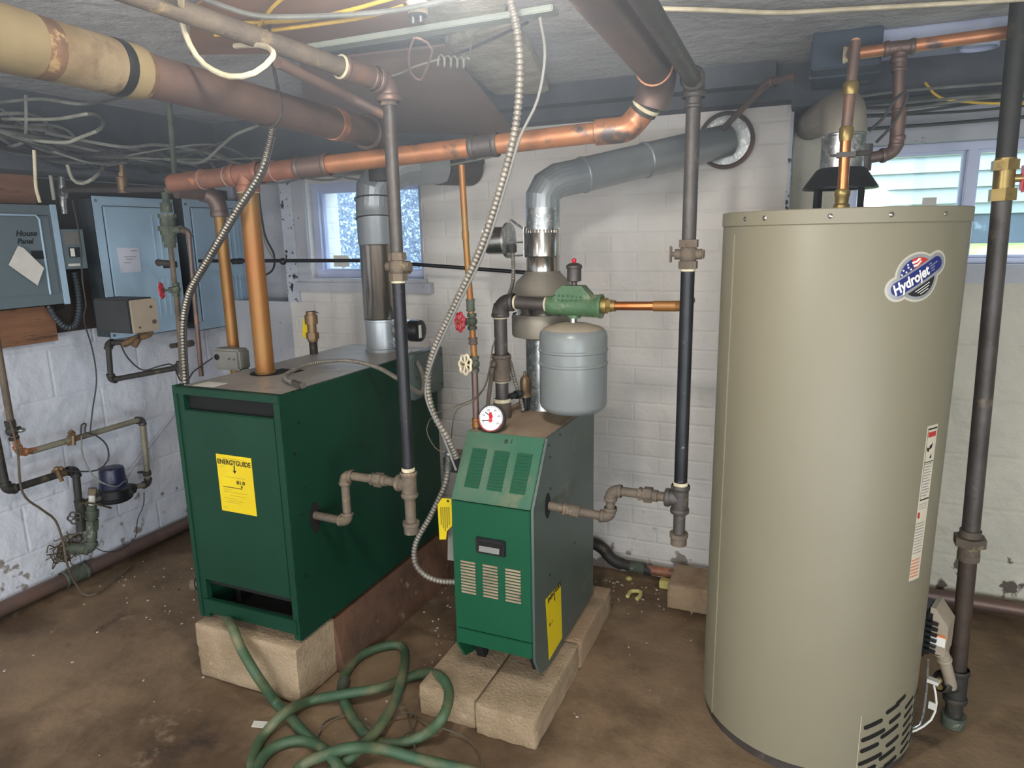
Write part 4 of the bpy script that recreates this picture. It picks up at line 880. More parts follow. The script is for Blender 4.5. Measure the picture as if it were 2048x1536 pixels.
bv = B().cyl(ln(1.52), ln(1.62), .024).hexn(ln(1.515), ln(1.545), .032).hexn(ln(1.59), ln(1.615), .032).cyl(ln(1.57), ln(1.57)+X*.045, .010).build('ball_valve', 'brass', gp)
B().box(ln(1.57).x+.036, ln(1.57).x+.056, 2.155, 2.185, 1.535, 1.605, .005).build('handle', 'redbright', bv, label='red handle')

# ================================================================== ELECTRICAL PANELS (left wall)
PX = -2.78
solo(B().box(-2.898, -2.885, .6, 2.9, 1.09, 1.715).build('backing_board', 'plyd'), 'dark wooden board fixed behind all the electrical panels', 'board')
solo(B().box(-2.872, -2.845, 1.0, 1.86, 1.065, 1.80).build('plywood_board', 'ply'), 'brown plywood mount behind and below the leftmost panel', 'board')
def panel(label, y0, y1, z0, z1, m, doorin=(.045, .045), grooves=True, side='panelside', depth=.10):
    p = thing('electrical_panel', label, 'electrical panel', (PX, (y0+y1)/2, z0))
    B().box(PX-depth, PX-.004, y0+.012, y1-.012, z0+.012, z1-.012).build('cabinet', side, p)
    B().box(PX-.006, PX, y0, y1, z0, z1, .003).build('cover', m, p)
    dy, dz = doorin; dr = B().box(PX-.001, PX+.006, y0+dy, y1-dy*.6, z0+dz, z1-dz, .004).build('door', m, p)
    b = B()
    for (a, c, e, f) in ((y0+dy-.004, y0+dy-.001, z0+dz, z1-dz), (y0+dy, y1-dy*.6, z1-dz+.001, z1-dz+.004)): b.box(PX, PX+.0015, a, c, e, f)
    b.build('door_gap', 'blk', p)
    if grooves:
        b = B()
        for k in range(3): b.box(PX+.005, PX+.009, y1-dy*.6-.04-k*.035, y1-dy*.6-.034-k*.035, (z0+z1)/2+.02, z1-dz-.03)
        for k in range(4): b.box(PX+.005, PX+.009, y1-dy*.6-.03-k*.03, y1-dy*.6-.025-k*.03, z0+dz+.03, (z0+z1)/2-.06)
        b.build('pressed_rib', m, dr, kind='stuff')
    return p, dr
p1, d1 = panel('leftmost grey electrical panel marked in handwriting, paper tag hanging on it', 1.42, 1.885, 1.215, 1.607, 'panel1', (.055, .045), False)
B().box(PX, PX+.004, 1.87-.005, 1.885+.003, 1.215, 1.607).build('edge_flange', 'panel', p1)
text(d1, 'House', P(52, 467, X=PX+.007), Y, Z, .030, 'pen', 'handwriting', shear=.3, bold=.0009); text(d1, 'Panel', P(50, 483, X=PX+.007), Y, Z, .028, 'pen', 'handwriting', shear=.3, bold=.0009)
q = P(78, 510, X=PX+.007); B().box(PX+.006, PX+.0075, q.y-.028, q.y+.028, q.z-.016, q.z+.017).build('latch', 'blk', d1)
b = B().tube([(PX+.007, 1.81, 1.26), (PX+.007, 1.812, 1.55), (PX+.007, 1.80, 1.565), (PX+.007, 1.5, 1.566)], .004, 8).build('pressed_rim', 'panel', d1)
tg = B().prism([P(x, y, X=PX+.02) for x, y in ((37, 492), (47, 496), (88, 536), (75, 571), (17, 530), (35, 493))], (.001, 0, 0)).build('paper_tag', 'paper'); solo(tg, 'cream paper tag hanging over the leftmost panel door', 'tag')
p2, d2 = panel('tall blue grey panel, middle of three, with lilac paper on its door', 2.045, 2.455, 1.04, 1.652, 'panel')
d2p = B().prism([P(x, y, X=PX+.0075) for x, y in ((233, 495), (278, 496), (283, 543), (242, 546))], (.0006, 0, 0)).build('paper_sheet', 'paperlilac', d2, label='typed paper sheet')
b = B()
for k, (yy2, x0_, x1_) in enumerate(((501, 262, 275), (513, 248, 272), (518, 252, 266), (525, 248, 262))): b.prism([P(x0_, yy2, X=PX+.0083), P(x1_, yy2, X=PX+.0083), P(x1_, yy2+1.2, X=PX+.0083), P(x0_, yy2+1.2, X=PX+.0083)], (.0003, 0, 0))
b.build('typed_lines', 'gbox', d2p, kind='stuff')
p3, d3 = panel('tall blue grey panel, nearest the corner, behind the copper risers', 2.505, 2.875, 1.02, 1.66, 'panel')
for (pp, ya) in ((p2, 2.07), (p3, 2.53)):
    b = B()
    for z in (1.06, 1.63): b.cyl((PX, ya-.008, z), (PX+.003, ya-.008, z), .006, n=10)
    b.build('screw', 'steel', pp, kind='stuff')
for dd_, yq in ((d2, 2.40), (d3, 2.82)): B().box(PX+.006, PX+.010, yq-.05, yq+.03, 1.335, 1.365, .002).build('latch', 'dkiron', dd_)
# disconnect between panels
dc = thing('breaker_box', 'small grey breaker box between the leftmost and middle panels', 'breaker box', (PX, 1.93, 1.35))
B().box(PX-.09, PX-.005, 1.892, 1.985, 1.355, 1.512).build('cabinet', 'panelside', dc); B().box(PX-.006, PX, 1.890, 1.990, 1.35, 1.515, .003).build('cover', 'panel1', dc)
B().box(PX-.001, PX+.006, 1.915, 1.965, 1.40, 1.44, .002).build('switch_plate', 'blk', dc); B().box(PX+.005, PX+.010, 1.918, 1.933, 1.404, 1.436).build('toggle', 'whitep', dc)
B().box(PX, PX+.001, 1.905, 1.965, 1.452, 1.50).build('label', 'gbox', dc); B().box(PX, PX+.001, 1.905, 1.955, 1.365, 1.375).build('strip_label', 'paper', dc)
cdt = thing('corrugated_conduit', 'grey corrugated conduit looping below the leftmost panel to the breaker box', 'conduit', (-2.78, 1.9, 1.1))
flex(cdt, [P(98, 612, X=-2.80), P(108, 632, X=-2.79), P(130, 653, X=-2.79), P(150, 650, X=-2.79), P(158, 620, X=-2.79), P(155, 580, X=-2.80), P(148, 545, X=-2.81)], .011, 'panelside', pitch=.013); B().cyl(P(98, 606, X=-2.80), P(98, 616, X=-2.80), .014).build('connector', 'blk', cdt)
cd2 = thing('conduit_nipple', 'short metal conduit with coupling rising above the small breaker box', 'conduit', (-2.8, 1.95, 1.6))
B().cyl(P(128, 428, X=-2.82), P(122, 350, X=-2.82), .014).cyl(P(125, 395, X=-2.82), P(127, 380, X=-2.82), .021).build('pipe', 'galv', cd2)
b = B(); pts = [P(100, 335, X=-2.80), P(108, 400, X=-2.79)]; b.cyl(pts[0]+Z*.25, pts[1], .007)
solo(b.build('conduit_tube', 'whitec'), 'thin pale conduit dropping into the top of the leftmost panel', 'conduit')

# ================================================================== WATER FEEDER, PIPES NEAR LEFT WALL
FYp = 2.10
lw = thing('relay_box', 'dark grey control box with beige end cover in front of the middle panel', 'control box', (-2.4, 1.7, 1.1))
by = 1.76; a0 = P(184, 597, Y=by); a1 = P(264, 668, Y=by)
B().box(a0.x, a1.x, by, by+.11, a1.z, a0.z, .006).build('box_body', 'dkbox', lw)
B().box(a1.x, a1.x+.008, by+.002, by+.115, a1.z, a0.z-.004, .003).build('end_cover', 'beige', lw)
ex = a1.x+.008
B().cyl((ex, by+.085, a0.z-.035), (ex+.004, by+.085, a0.z-.035), .005, n=10).cyl((ex, by+.03, a1.z+.02), (ex+.002, by+.03, a1.z+.02), .004, n=10).build('screw', 'iron', lw); B().cyl((ex, by+.092, a1.z+.035), (ex+.005, by+.092, a1.z+.035), .008, n=14).build('pilot_lamp', 'browncu', lw, label='small dark red pilot lamp')
wf = thing('water_feed_pipe', 'brown water feed pipe loop with strainer running to the green valves', 'pipe', (-2.4, 2.0, .9))
yf = 1.86; r = .0105
A = [P(262, 683, Y=yf+.01), P(216, 686, Y=yf), P(222, 760, Y=yf), P(361, 734, Y=yf+.02)]
run(wf, A, r, 'dkiron', 'dkiron', 1.35, 1.9)
B().cyl(P(248, 688, Y=yf), P(302, 664, Y=yf+.02), .014).cyl(P(275, 680, Y=yf), P(268, 692, Y=yf-.02), .013).hexn(P(285, 672, Y=yf), P(298, 666, Y=yf+.01), .018).build('strainer', 'dullbrass', wf)
B().cyl(P(275, 680, Y=yf+.005), P(282, 650, Y=yf-.03), .006).build('stem', 'iron', wf)
vr = thing('makeup_water_line', 'vertical line with green bronze valves, left of the copper risers', 'pipe', (-2.15, 1.86, 1.3))
yv = 1.88
def q_(x, y): return P(x, y, Y=yv)
B().cyl(q_(337, 190), q_(351, 372), .0095).build('pipe', 'verd', vr)
B().cyl(q_(330, 385), q_(334, 410), .013).build('pipe', 'verd', vr)
b = B(); 
for (ya_, yb_, rr_) in ((405, 425, .017), (428, 436, .026), (436, 452, .021), (452, 462, .029), (462, 470, .024), (470, 485, .020), (485, 495, .017)): b.cyl(q_(330+(ya_-390)*.10, ya_), q_(330+(yb_-390)*.10, yb_), rr_*1.2, n=8 if rr_ > .02 else 18)
b.cyl(q_(338, 462), q_(362, 458), .013)
b.build('pressure_valve', 'verd', vr, label='chunky green bronze pressure valve')
run(vr, [q_(355, 460), q_(377, 462), q_(403, 752)], .0085, 'browncu', 'browncu', 1.3, 2.2)
B().cyl(q_(341, 494), q_(350, 575), .0095).build('pipe', 'rust', vr)
gatevalve(vr, q_(352, 579), (q_(351, 560)-q_(353, 600)).normalized(), V3((-.8, -.55, -.05)), .0095, 'verd', 'red', .026, .05)
B().cyl(q_(353, 585), q_(362, 700), .010).cyl(q_(362, 700), q_(366, 760), .010).build('pipe', 'rust', vr)
tee(vr, q_(362, 735), Z, -X, .0105, 'iron'); B().cyl(q_(358, 692), q_(380, 687), .009).hexn(q_(376, 688), q_(384, 686), .014).hexn(q_(343, 692), q_(356, 690), .011).build('drain_cock', 'iron', vr)
B().cyl(q_(318, 525), q_(345, 527), .011).cyl(q_(318, 525), q_(316, 526), .013).build('side_stub', 'iron', vr)
# horizontal branch at panel-top height
hb = thing('branch_pipe', 'grey horizontal branch pipe joined to the copper header at the left', 'pipe', (-2.4, 1.88, 1.65))
B().cyl(q_(128, 380), q_(345, 378), .0105).build('pipe', 'iron', hb)
fitting(hb, q_(245, 370), Z, .014, .05, 'dullbrass', 'valve_body'); B().hexn(q_(244, 345), q_(246, 362), .014).cyl(q_(243, 330), q_(245, 350), .010).build('valve_bonnet', 'dullbrass', hb)
tee(hb, q_(345, 379), X, Z, .0105, 'rust')
# copper line behind the conduits with two gate valves
cl = thing('copper_valve_line', 'vertical copper line with two red handwheel valves beside the small boiler', 'pipe', (-.95, 1.87, .87))
cyl_ = 1.87
def c_(x, y): return P(x, y, Y=cyl_)
run(cl, [c_(923, 330), c_(931, 470), c_(943, 636)], .0095, 'copper2', 'copper2', 1.15, 1.2, False)
fitting(cl, c_(941, 610), Z, .0095, .03, 'verd', 'coupling', 1.3)
gatevalve(cl, c_(944, 643), Z, V3((-.55, -.83, .05)), .0095, 'verd', 'red', .026, .042)
B().cyl(c_(944, 648), c_(949, 722), .0095).build('pipe', 'copper2', cl); fitting(cl, c_(946, 682), Z, .0095, .014, 'rust', 'coupling', 1.35)
gatevalve(cl, c_(949, 728), Z, V3((-.42, -.90, .1)), .0095, 'verd', 'cream', .028, .036)
B().cyl(c_(949, 733), c_(953, 858), .0100).build('pipe', 'browncu', cl); fitting(cl, c_(953, 845), Z, .0105, .02, 'copper2', 'coupling', 1.25)
B().lathe(c_(953, 860), Z, [(0, -.012), (.022, -.012), (.022, -.006), (.016, 0), (0, .002)], 8).build('base_bushing', 'verd', cl)

# ================================================================== WATER METER AND LINES ON LEFT WALL
mx_ = -2.76
def k_(x, y, o=0): return P(x, y, X=mx_+o)
wmz = thing('water_meter_line', 'upper water line on the left wall, leading down into the meter', 'pipe', (mx_, 1.9, .6))
M['galvold'] = mat('aged_galvanised_pipe', '8c8876', '76725f', 8, .6, .2, c3='5c5748', s3=14, l3=.58, h3=.66)
run(wmz, [k_(-14, 640), k_(22, 848)], .0125, 'rust', 'rust')
b = B(); p_, q2 = k_(19, 842), k_(29, 878); b.hexn(p_, k_(22, 852), .021).ball(k_(24, 862), .022).hexn(k_(27, 874), q2, .02).cyl(k_(24, 862), k_(40, 858, .03), .012).build('stop_valve', 'dkiron', wmz)
B().ball(k_(42, 860, .03), .016, (1, 1, .6)).build('valve_head', 'galv', wmz)
run(wmz, [k_(29, 872), k_(38, 906), k_(72, 900)], .0125, 'copper', 'copper', 1.2, 1.8)
run(wmz, [k_(62, 903), k_(284, 838), k_(297, 968), k_(263, 975)], .0125, 'galvold', 'iron', 1.25, 1.9)
b = B().cyl(k_(135, 880), k_(141, 888), .012).cyl(k_(146, 864, .02), k_(147, 890, .02), .009).obox(k_(146, 876), .05, .02, .02, Matrix.Identity(3)).cyl(k_(140, 864, .02), k_(146, 868, .02), .012).build('ground_clamp', 'dullbrass', wmz)
B().cyl(k_(293, 942), k_(295, 950), .018).cyl(k_(276, 945, .01), k_(284, 944, .01), .006).build('clamp', 'iron', wmz)
wm2 = thing('water_service_line', 'lower dark water line on the left wall, elbowing down to the inlet valve', 'pipe', (mx_, 1.7, .4))
run(wm2, [k_(-18, 830), k_(13, 982), k_(151, 938), k_(160, 1035)], .0145, 'dkiron', 'dkiron', 1.25, 1.9)
B().cyl(k_(108, 948), k_(128, 944), .019).cyl(k_(113, 938, .02), k_(124, 962, .02), .008).ball(k_(113, 938, .02), .011).ball(k_(122, 937, .02), .010).build('ground_clamp', 'dullbrass', wm2)
mt = thing('water_meter', 'water meter with dark blue dome on a black body', 'water meter', (mx_+.03, 1.95, .35))
mc = k_(231, 995, .05)
B().lathe(mc-Z*.012, Z, [(0, 0), (.058, 0), (.066, .006), (.070, .012), (.070, .018), (.064, .022), (.064, .055), (.056, .064), (0, .066)], 36).build('meter_body', 'blk', mt)
B().lathe(mc+Z*.052, Z, [(0, 0), (.055, 0), (.055, .02), (.051, .024), (.049, .075), (.045, .084), (.03, .088), (0, .088)], 36).build('dome', 'navy', mt)
B().ball(mc+V3((.02, -.02, .137)), .02, (1, .8, .25)).build('lid_button', 'navy', mt)
B().cyl(mc+V3((0, .05, .03)), k_(266, 975), .018).hexn(k_(256, 982, .01), k_(266, 976, .005), .024).build('outlet_union', 'dkiron', mt)
B().cyl(mc+V3((0, -.03, .025)), k_(166, 1010), .019).hexn(k_(196, 998, .02), k_(204, 994, .02), .026).build('inlet_union', 'dkiron', mt)
iv = thing('inlet_valve', 'dirty brass inlet valve with round handwheel below the meter', 'valve', (mx_, 1.8, .3))
B().cyl(k_(160, 1035), k_(162, 1062), .018).cyl(k_(158, 1000), k_(165, 1035), .020).build('valve_body', 'dkiron', iv)
B().cyl(k_(184, 1078, .03), k_(183, 1010, .03), .020).hexn(k_(184, 1060, .03), k_(184, 1040, .03), .027).cyl(k_(184, 1035, .03), k_(184, 1020, .03), .026).build('brass_body', 'verd', iv)
B().cyl(k_(184, 1022, .03), k_(184, 988, .03), .013).build('white_spout', 'paper', iv); B().cyl(k_(184, 990, .03), k_(185, 976, .03), .017, n=14).build('rusty_cap', 'rust', iv)
run(iv, [k_(184, 1070, .03), k_(182, 1100, .03), k_(160, 1096, .0), k_(130, 1098, -.10)], .018, 'verd', 'verd', 1.2, 1.6)
handwheel(iv, k_(149, 1036, .03), V3((.55, -.8, 0)), .024, 'iron', 'iron', 5); B().cyl(k_(149, 1036, .03), k_(162, 1034, 0), .007).build('stem', 'rust', iv)
b = B(); rnd = random.Random(3)
for i in range(46):
    p = k_(118, 1098, -.12)+V3((rnd.uniform(.0, .05), rnd.gauss(0, .025), rnd.gauss(0, .02))); b.tube(spline([p, p+V3((rnd.uniform(0, .03), rnd.gauss(0, .025), rnd.gauss(0, .02))), p+V3((rnd.uniform(.0, .07), rnd.gauss(0.02, .04), rnd.gauss(0.01, .025)))], .01), .0025, 5)
solo(b.build('root_fibres', 'roots'), 'shaggy dark fibres where the service pipe enters the left wall', 'fibres', kind='stuff')
cable([k_(150, 1008, .05), k_(175, 1006, .06), k_(200, 1010, .055), k_(222, 1016, .04)], .004, 'roots', 'rag_strip'); solo(bpy.data.objects['rag_strip'], 'twisted rag tied around the spout under the water meter', 'rag')

# floor-level pipes
def floorpipe(label, a, c, r, m, extra=None):
    g = thing('floor_pipe', label, 'pipe', tuple((V3(a)+V3(c))/2)); B().cyl(a, c, r).build('pipe', m, g); return g
fl1 = floorpipe('long brown pipe along the foot of the left wall', (-2.86, -1.0, .045), (-2.86, 2.74, .045), .030, 'browncu')
fitting(fl1, (-2.86, 1.78, .045), Y, .030, .09, 'verd', 'coupling', 1.1)
fl2 = thing('floor_pipe', 'pipe with two bends along the foot of the back wall behind the small boiler', 'pipe', (-.6, 2.7, .1))
run(fl2, [(-2.3, 2.70, .155), (-.76, 2.70, .135), (-.715, 2.70, .065), (-.54, 2.70, .052)], .0225, 'dkiron', 'dkiron', 1.12, 2.2, False)
B().cyl((-.62, 2.70, .056), (-.2, 2.70, .06), .0195).build('pipe', 'dkcopper', fl2); B().cyl((-.63, 2.70, .057), (-.57, 2.70, .056), .026).build('coupling', 'verd', fl2)
fl4 = floorpipe('low brown pipe on the floor behind the two boilers', (-2.6, 2.735, .045), (-.98, 2.735, .045), .026, 'browncu')
fl3 = floorpipe('brown pipe along the foot of the right recessed wall', (-.05, 2.90, .05), (1.9, 2.90, .045), .027, 'browncu')
# thin black pipe across the back wall
tb = thing('thin_black_pipe', 'thin black pipe running level across the back wall past the left window', 'pipe', (-1.8, 2.5, 1.38))
run(tb, [P(398, 522, Y=2.45), P(724, 521, Y=2.56), P(1052, 545, Y=2.62)], .008, 'grease', 'grease', 1.1, 1.2, False)
B().ball(P(566, 523, Y=2.50), .016).build('clip', 'grease', tb)

# ================================================================== FLEXIBLE CONDUITS
fx = thing('flexible_conduit', 'long ribbed conduit hanging in an S from the ceiling to the small boiler', 'conduit', (-.75, 1.6, 1.2))
pp = [P(1018, -10, Y=1.50), P(1034, 60, Y=1.52), P(1040, 150, Y=1.55), P(1030, 260, Y=1.58), P(1000, 380, Y=1.6), P(960, 500, Y=1.62), P(910, 610, Y=1.65), P(868, 700, Y=1.68), P(855, 770, Y=1.70), P(868, 830, Y=1.72), P(895, 875, Y=1.74), P(912, 915, Y=1.78)]
flex(fx, pp, .0092, 'flexb')
fw_ = [p+V3((.012, -.002, .0)) for p in pp]
cable([P(1080, 35, Y=1.5), P(1090, 110, Y=1.55), P(1075, 200, Y=1.56), P(1040, 275, Y=1.57), P(1012, 370, Y=1.59), P(968, 505, Y=1.61), P(914, 615, Y=1.64), P(872, 705, Y=1.67), P(852, 770, Y=1.69), P(856, 810, Y=1.7), P(885, 870, Y=1.73), P(912, 940, Y=1.75)], .0035, 'gbox', 'thermostat_wire'); solo(bpy.data.objects['thermostat_wire'], 'thin grey wire taped along the long ribbed conduit', 'wire')
f2 = thing('flexible_conduit', 'grey ribbed conduit slanting down left of the large boiler', 'conduit', (-1.9, 1.8, 1.2))
pp = [P(545, 228, Y=1.70), P(543, 270, Y=1.70), P(520, 345, Y=1.70), P(470, 425, Y=1.71), P(420, 510, Y=1.73), P(380, 580, Y=1.75), P(366, 640, Y=1.77), P(366, 700, Y=1.78), P(371, 775, Y=1.79), P(374, 830, Y=1.86), P(385, 920, Y=1.92)]
flex(f2, pp, .0100, 'flex')
for i in (3, 6): ring(f2, pp[i], Z, .012, .006, 'blk', 'cable_tie')
cable([p+V3((.012, .004, -.004)) for p in pp[1:]], .0035, 'darkc', 'strapped_wire', f2)
f3 = thing('flexible_conduit', 'ribbed conduit lying across the large boiler top to the damper motor', 'conduit', (-1.5, 1.8, 1.02))
pp = [P(600, 769, Z=1.022), P(575, 760, Z=1.022), P(574, 748, Z=1.024), P(620, 728, Z=1.03), P(690, 721, Z=1.035), P(750, 733, Z=1.03), P(800, 760, Y=1.80), P(840, 786, Y=1.92), P(848, 765, Y=2.1), P(840, 735, Y=2.2), P(822, 705, Y=2.28)]
flex(f3, pp, .0065, 'flexb', pitch=.008)
B().cyl(P(588, 765, Z=1.022), P(606, 771, Z=1.022), .010).build('connector', 'steel', f3)
f4 = thing('flexible_conduit', 'ribbed conduit curving down from a black box to the small boiler foot', 'conduit', (-1.03, 1.8, .5))
pp = [P(897, 935, Y=1.80), P(888, 975, Y=1.80), P(862, 1030, Y=1.80), P(832, 1085, Y=1.80), P(830, 1125, Y=1.80), P(850, 1150, Y=1.80), P(880, 1162, Y=1.80), P(915, 1164, Y=1.80)]
flex(f4, pp, .0085, 'flexb'); B().cyl(P(898, 905, Y=1.79), P(896, 938, Y=1.80), .012).ball(P(898, 908, Y=1.79), .013).build('elbow_connector', 'galv', f4)
jb = thing('junction_box', 'small black junction box on the left side of the small boiler', 'junction box', (-.99, 1.8, .72))
a0, a1 = P(888, 912, Y=1.81), P(918, 945, Y=1.81); B().box(a0.x, sx0, 1.80, 1.86, a1.z, a0.z, .003).build('box_body', 'blk', jb)
B().box(a0.x+.01, sx0, 1.80, 1.86, a0.z, a0.z+.012, .003).build('lid', 'rust', jb)
tg = B().prism([P(x, y, Y=1.76) for x, y in ((879, 1003), (884, 996), (904, 998), (904, 1052), (894, 1062), (892, 1079), (879, 1079), (875, 1010))], (0, .001, 0)).build('yellow_tag', 'ylabel', None); solo(tg, 'yellow cardboard tag hanging left of the small boiler front', 'tag')
b = B()
for k in range(5): b.prism([P(881+k*4, 1014, Y=1.7595), P(882.3+k*4, 1014, Y=1.7595), P(883+k*4, 1062-abs(k-2)*6, Y=1.7595), P(881.8+k*4, 1062-abs(k-2)*6, Y=1.7595)], (0, .0004, 0))
b.lathe(P(896, 1002, Y=1.7598), -Y, [(.0, 0), (.004, 0), (.004, .001), (0, .001)], 12).build('printed_lines', 'ink', tg)
tg2 = B().prism([P(x, y, Y=1.79) for x, y in ((896, 1055), (910, 1050), (910, 1122), (895, 1120))], (0, .0012, 0)).build('grey_tag', 'gbox'); solo(tg2, 'blank grey card tucked behind the yellow tag', 'tag')
gb = thing('thermostat_box', 'small grey sensor box at the left rear of the large boiler', 'control box', (-1.9, 2.0, 1.0))
a0, a1 = P(423, 697, Y=1.86), P(480, 743, Y=1.86); B().box(a0.x, a1.x, 1.86, 1.92, a1.z, a0.z, .008).build('box_body', 'gbox', gb)
B().lathe(P(434, 714, Y=1.8595), -Y, [(.0, 0), (.011, 0), (.011, .003), (.008, .003), (.008, 0)], 20).cyl(P(458, 718, Y=1.8595), P(458, 718, Y=1.856), .004, n=10).cyl(P(468, 719, Y=1.8595), P(468, 719, Y=1.856), .004, n=10).build('knockout', 'blk', gb)

# ================================================================== CEILING THINGS
bd1 = [P(890, 92, Z=1.955), P(1036, 272, Y=2.62), P(870, 290, Y=2.62), P(610, 262, Y=2.62), P(600, 125, Z=1.955)]
bd1 = [V3(p) for p in bd1]
solo(B().prism(bd1, (0, 0, .006)).build('hardboard_sheet', 'board', smooth=False), 'large sagging brown hardboard sheet under the ceiling', 'board')
solo(B().prism([P(380, 20, Z=1.975), P(505, -60, Z=1.975), P(1000, -60, Z=1.975), P(1000, 40, Z=1.975), P(560, 108, Z=1.975), P(380, 110, Z=1.975)], (0, 0, .006)).build('hardboard_sheet', 'board2', smooth=False), 'tan hardboard sheet behind the yellow cables at the ceiling', 'board')
sA, sB = P(575, 105, Z=1.945), P(1112, 20, Z=1.945); sd_ = (sB-sA).normalized()
solo(B().obox((sA+sB)/2+sd_*-.0, (sB-sA).length, .045, .014, Matrix((sd_, Z.cross(sd_), Z)).transposed(), .002).build('wood_batten', 'strip'), 'weathered grey batten crossing under the ceiling boards', 'batten')
def chunk(pts, z, th, seed):
    rnd = random.Random(seed); b = B(); N = []
    for i, p in enumerate(pts):
        a, c = pts[i], pts[(i+1) % len(pts)]
        for k in range(6): t_ = k/6; q = V3(a).lerp(V3(c), t_); N.append(q+V3((rnd.gauss(0, .004), rnd.gauss(0, .004), 0)))
    return b.prism(N, (0, 0, th))
solo(chunk([P(885, 95, Z=1.968), P(1030, 48, Z=1.968), P(1097, 180, Z=1.968), P(1085, 188, Z=1.968), P(990, 190, Z=1.968)], 0, .03, 1).build('plaster_slab', 'lath', smooth=False), 'triangular slab of crumbling plaster beside the ribbed conduit', 'plaster')
solo(chunk([P(845, 15, Z=1.97), P(1010, -10, Z=1.97), P(1012, 25, Z=1.97), P(850, 50, Z=1.97)], 0, .02, 2).build('plaster_slab', 'lath', smooth=False), 'pale crumbled plaster strip above the weathered batten', 'plaster')
lh = thing('lamp_holder', 'small white ceiling lamp holder with two screws and no bulb', 'lamp holder', P(836, 30, Z=1.97))
o_ = P(836, 34, Z=1.945)
B().lathe(o_+Z*.055, -Z, [(0, 0), (.034, 0), (.034, .012), (.024, .03), (.022, .05), (0, .052)], 24).build('base', 'cream', lh)
B().lathe(o_+Z*.012, -Z, [(0, 0), (.021, 0), (.021, .012), (0, .013)], 24).build('socket', 'dkiron', lh)
B().cyl(o_+V3((-.01, -.005, 0)), o_+V3((-.01, -.005, -.013)), .004, n=8).cyl(o_+V3((.01, -.005, 0)), o_+V3((.01, -.005, -.013)), .004, n=8).build('screw', 'galv', lh)
def wire(name, label, pts, r, m, cat='wire', group=None, n=8):
    return solo(cable(pts, r, m, name, n=n), label, cat, group)
wire('copper_wire_loop', 'stiff coppery wire loop dangling below the lamp holder', [P(828, 76, Z=1.93), P(818, 108, Z=1.915), P(822, 145, Z=1.90), P(840, 160, Z=1.89), P(852, 140, Z=1.90), P(864, 98, Z=1.915), P(842, 78, Z=1.925), P(828, 76, Z=1.93)], .003, 'pinkw')
wire('thin_wire', 'thin wire drooping from the brown pipe to the coiled wire', [P(640, 118, Z=1.95), P(690, 150, Z=1.93), P(730, 160, Z=1.93), P(790, 150, Z=1.93), P(830, 133, Z=1.925), P(880, 118, Z=1.93)], .003, 'whitec')
b = B(); c0_, c1_ = P(872, 120, Z=1.93), P(936, 126, Z=1.93); dv = c1_-c0_; L_ = dv.length; dv.normalize(); u_, v_ = axes(dv); pts = []
for k in range(80): a = k/80*2*math.pi*5; pts.append(c0_+dv*L_*k/80+(u_*math.cos(a)+v_*math.sin(a))*.014)
solo(b.tube(pts, .0028, 6).build('coiled_wire', 'whitec'), 'loose coiled spring wire beside the lamp holder loop', 'wire')
wire('white_cable_loop', 'cream cable hanging in a bright open loop at the top', [P(362, -20, Z=1.90), P(364, 40, Y=1.15), P(380, 90, Y=1.15), P(410, 130, Y=1.15), P(460, 153, Y=1.15), P(510, 145, Y=1.16), P(545, 115, Y=1.18), P(540, 98, Y=1.22), P(515, 90, Y=1.26), P(470, 92, Y=1.30)], .0058, 'white', 'cable')
wire('yellow_cable', 'yellow cable, upper of the two across the tan board', [P(380, 44, Z=1.965), P(480, 46, Z=1.96), P(600, 40, Z=1.955), P(700, 20, Z=1.955), P(800, -8, Z=1.96)], .0045, 'yellow', 'cable')
wire('yellow_cable', 'yellow cable, lower of the two across the tan board', [P(430, 70, Z=1.96), P(520, 63, Z=1.955), P(640, 48, Z=1.95), P(740, 32, Z=1.95), P(805, 12, Z=1.955)], .0045, 'yellow', 'cable')
wire('yellow_cable', 'short yellow cable curling steeply upward at the top', [P(495, 85, Z=1.95), P(520, 50, Z=1.95), P(545, 15, Z=1.955), P(580, -15, Z=1.96)], .004, 'yellow', 'cable')
wire('grey_cable', 'thick grey cable sagging in front of the yellow cables', [P(380, -15, Z=1.95), P(440, 10, Z=1.95), P(520, 32, Z=1.945), P(640, 32, Z=1.945), P(780, 22, Z=1.945), P(920, -5, Z=1.95)], .006, 'greyc', 'cable')
wire('cream_cable', 'long cream cable along the ceiling at the upper right', [P(1240, 15, Z=1.985), P(1420, 20, Z=1.98), P(1560, 25, Z=1.98), P(1700, 18, Z=1.98), P(1850, 10, Z=1.98), P(2020, 0, Z=1.98), P(2150, -8, Z=1.98)], .0055, 'white', 'cable')
wire('dark_thin_rod', 'dark stiff wire crossing the plaster slab toward the batten', [P(1055, 45, Z=1.95), P(985, 78, Z=1.945), P(915, 108, Z=1.945)], .004, 'dkiron')
wire('hook_wire', 'pale hook shaped wire hanging beside the plaster slab', [P(1000, 48, Z=1.955), P(955, 62, Z=1.95), P(942, 90, Z=1.945), P(942, 112, Z=1.94)], .003, 'whitec')
wire('flat_cable', 'dark rod running level above the right window', [P(1735, 258, Y=2.80), P(1880, 248, Y=2.80), P(2060, 233, Y=2.80)], .006, 'darkc', 'cable')
wire('black_cable_loop', 'narrow black cable loop hanging above the water heater', [P(1738, 262, Y=2.19), P(1765, 238, Y=2.19), P(1790, 200, Y=2.18), P(1812, 184, Y=2.18), P(1812, 202, Y=2.18), P(1785, 250, Y=2.19), P(1752, 285, Y=2.2)], .004, 'darkc', 'cable')
tcp = thing('thin_copper_tube', 'thin copper tube slanting from the ceiling beam into the wall thimble', 'pipe', (-.2, 2.6, 1.8))
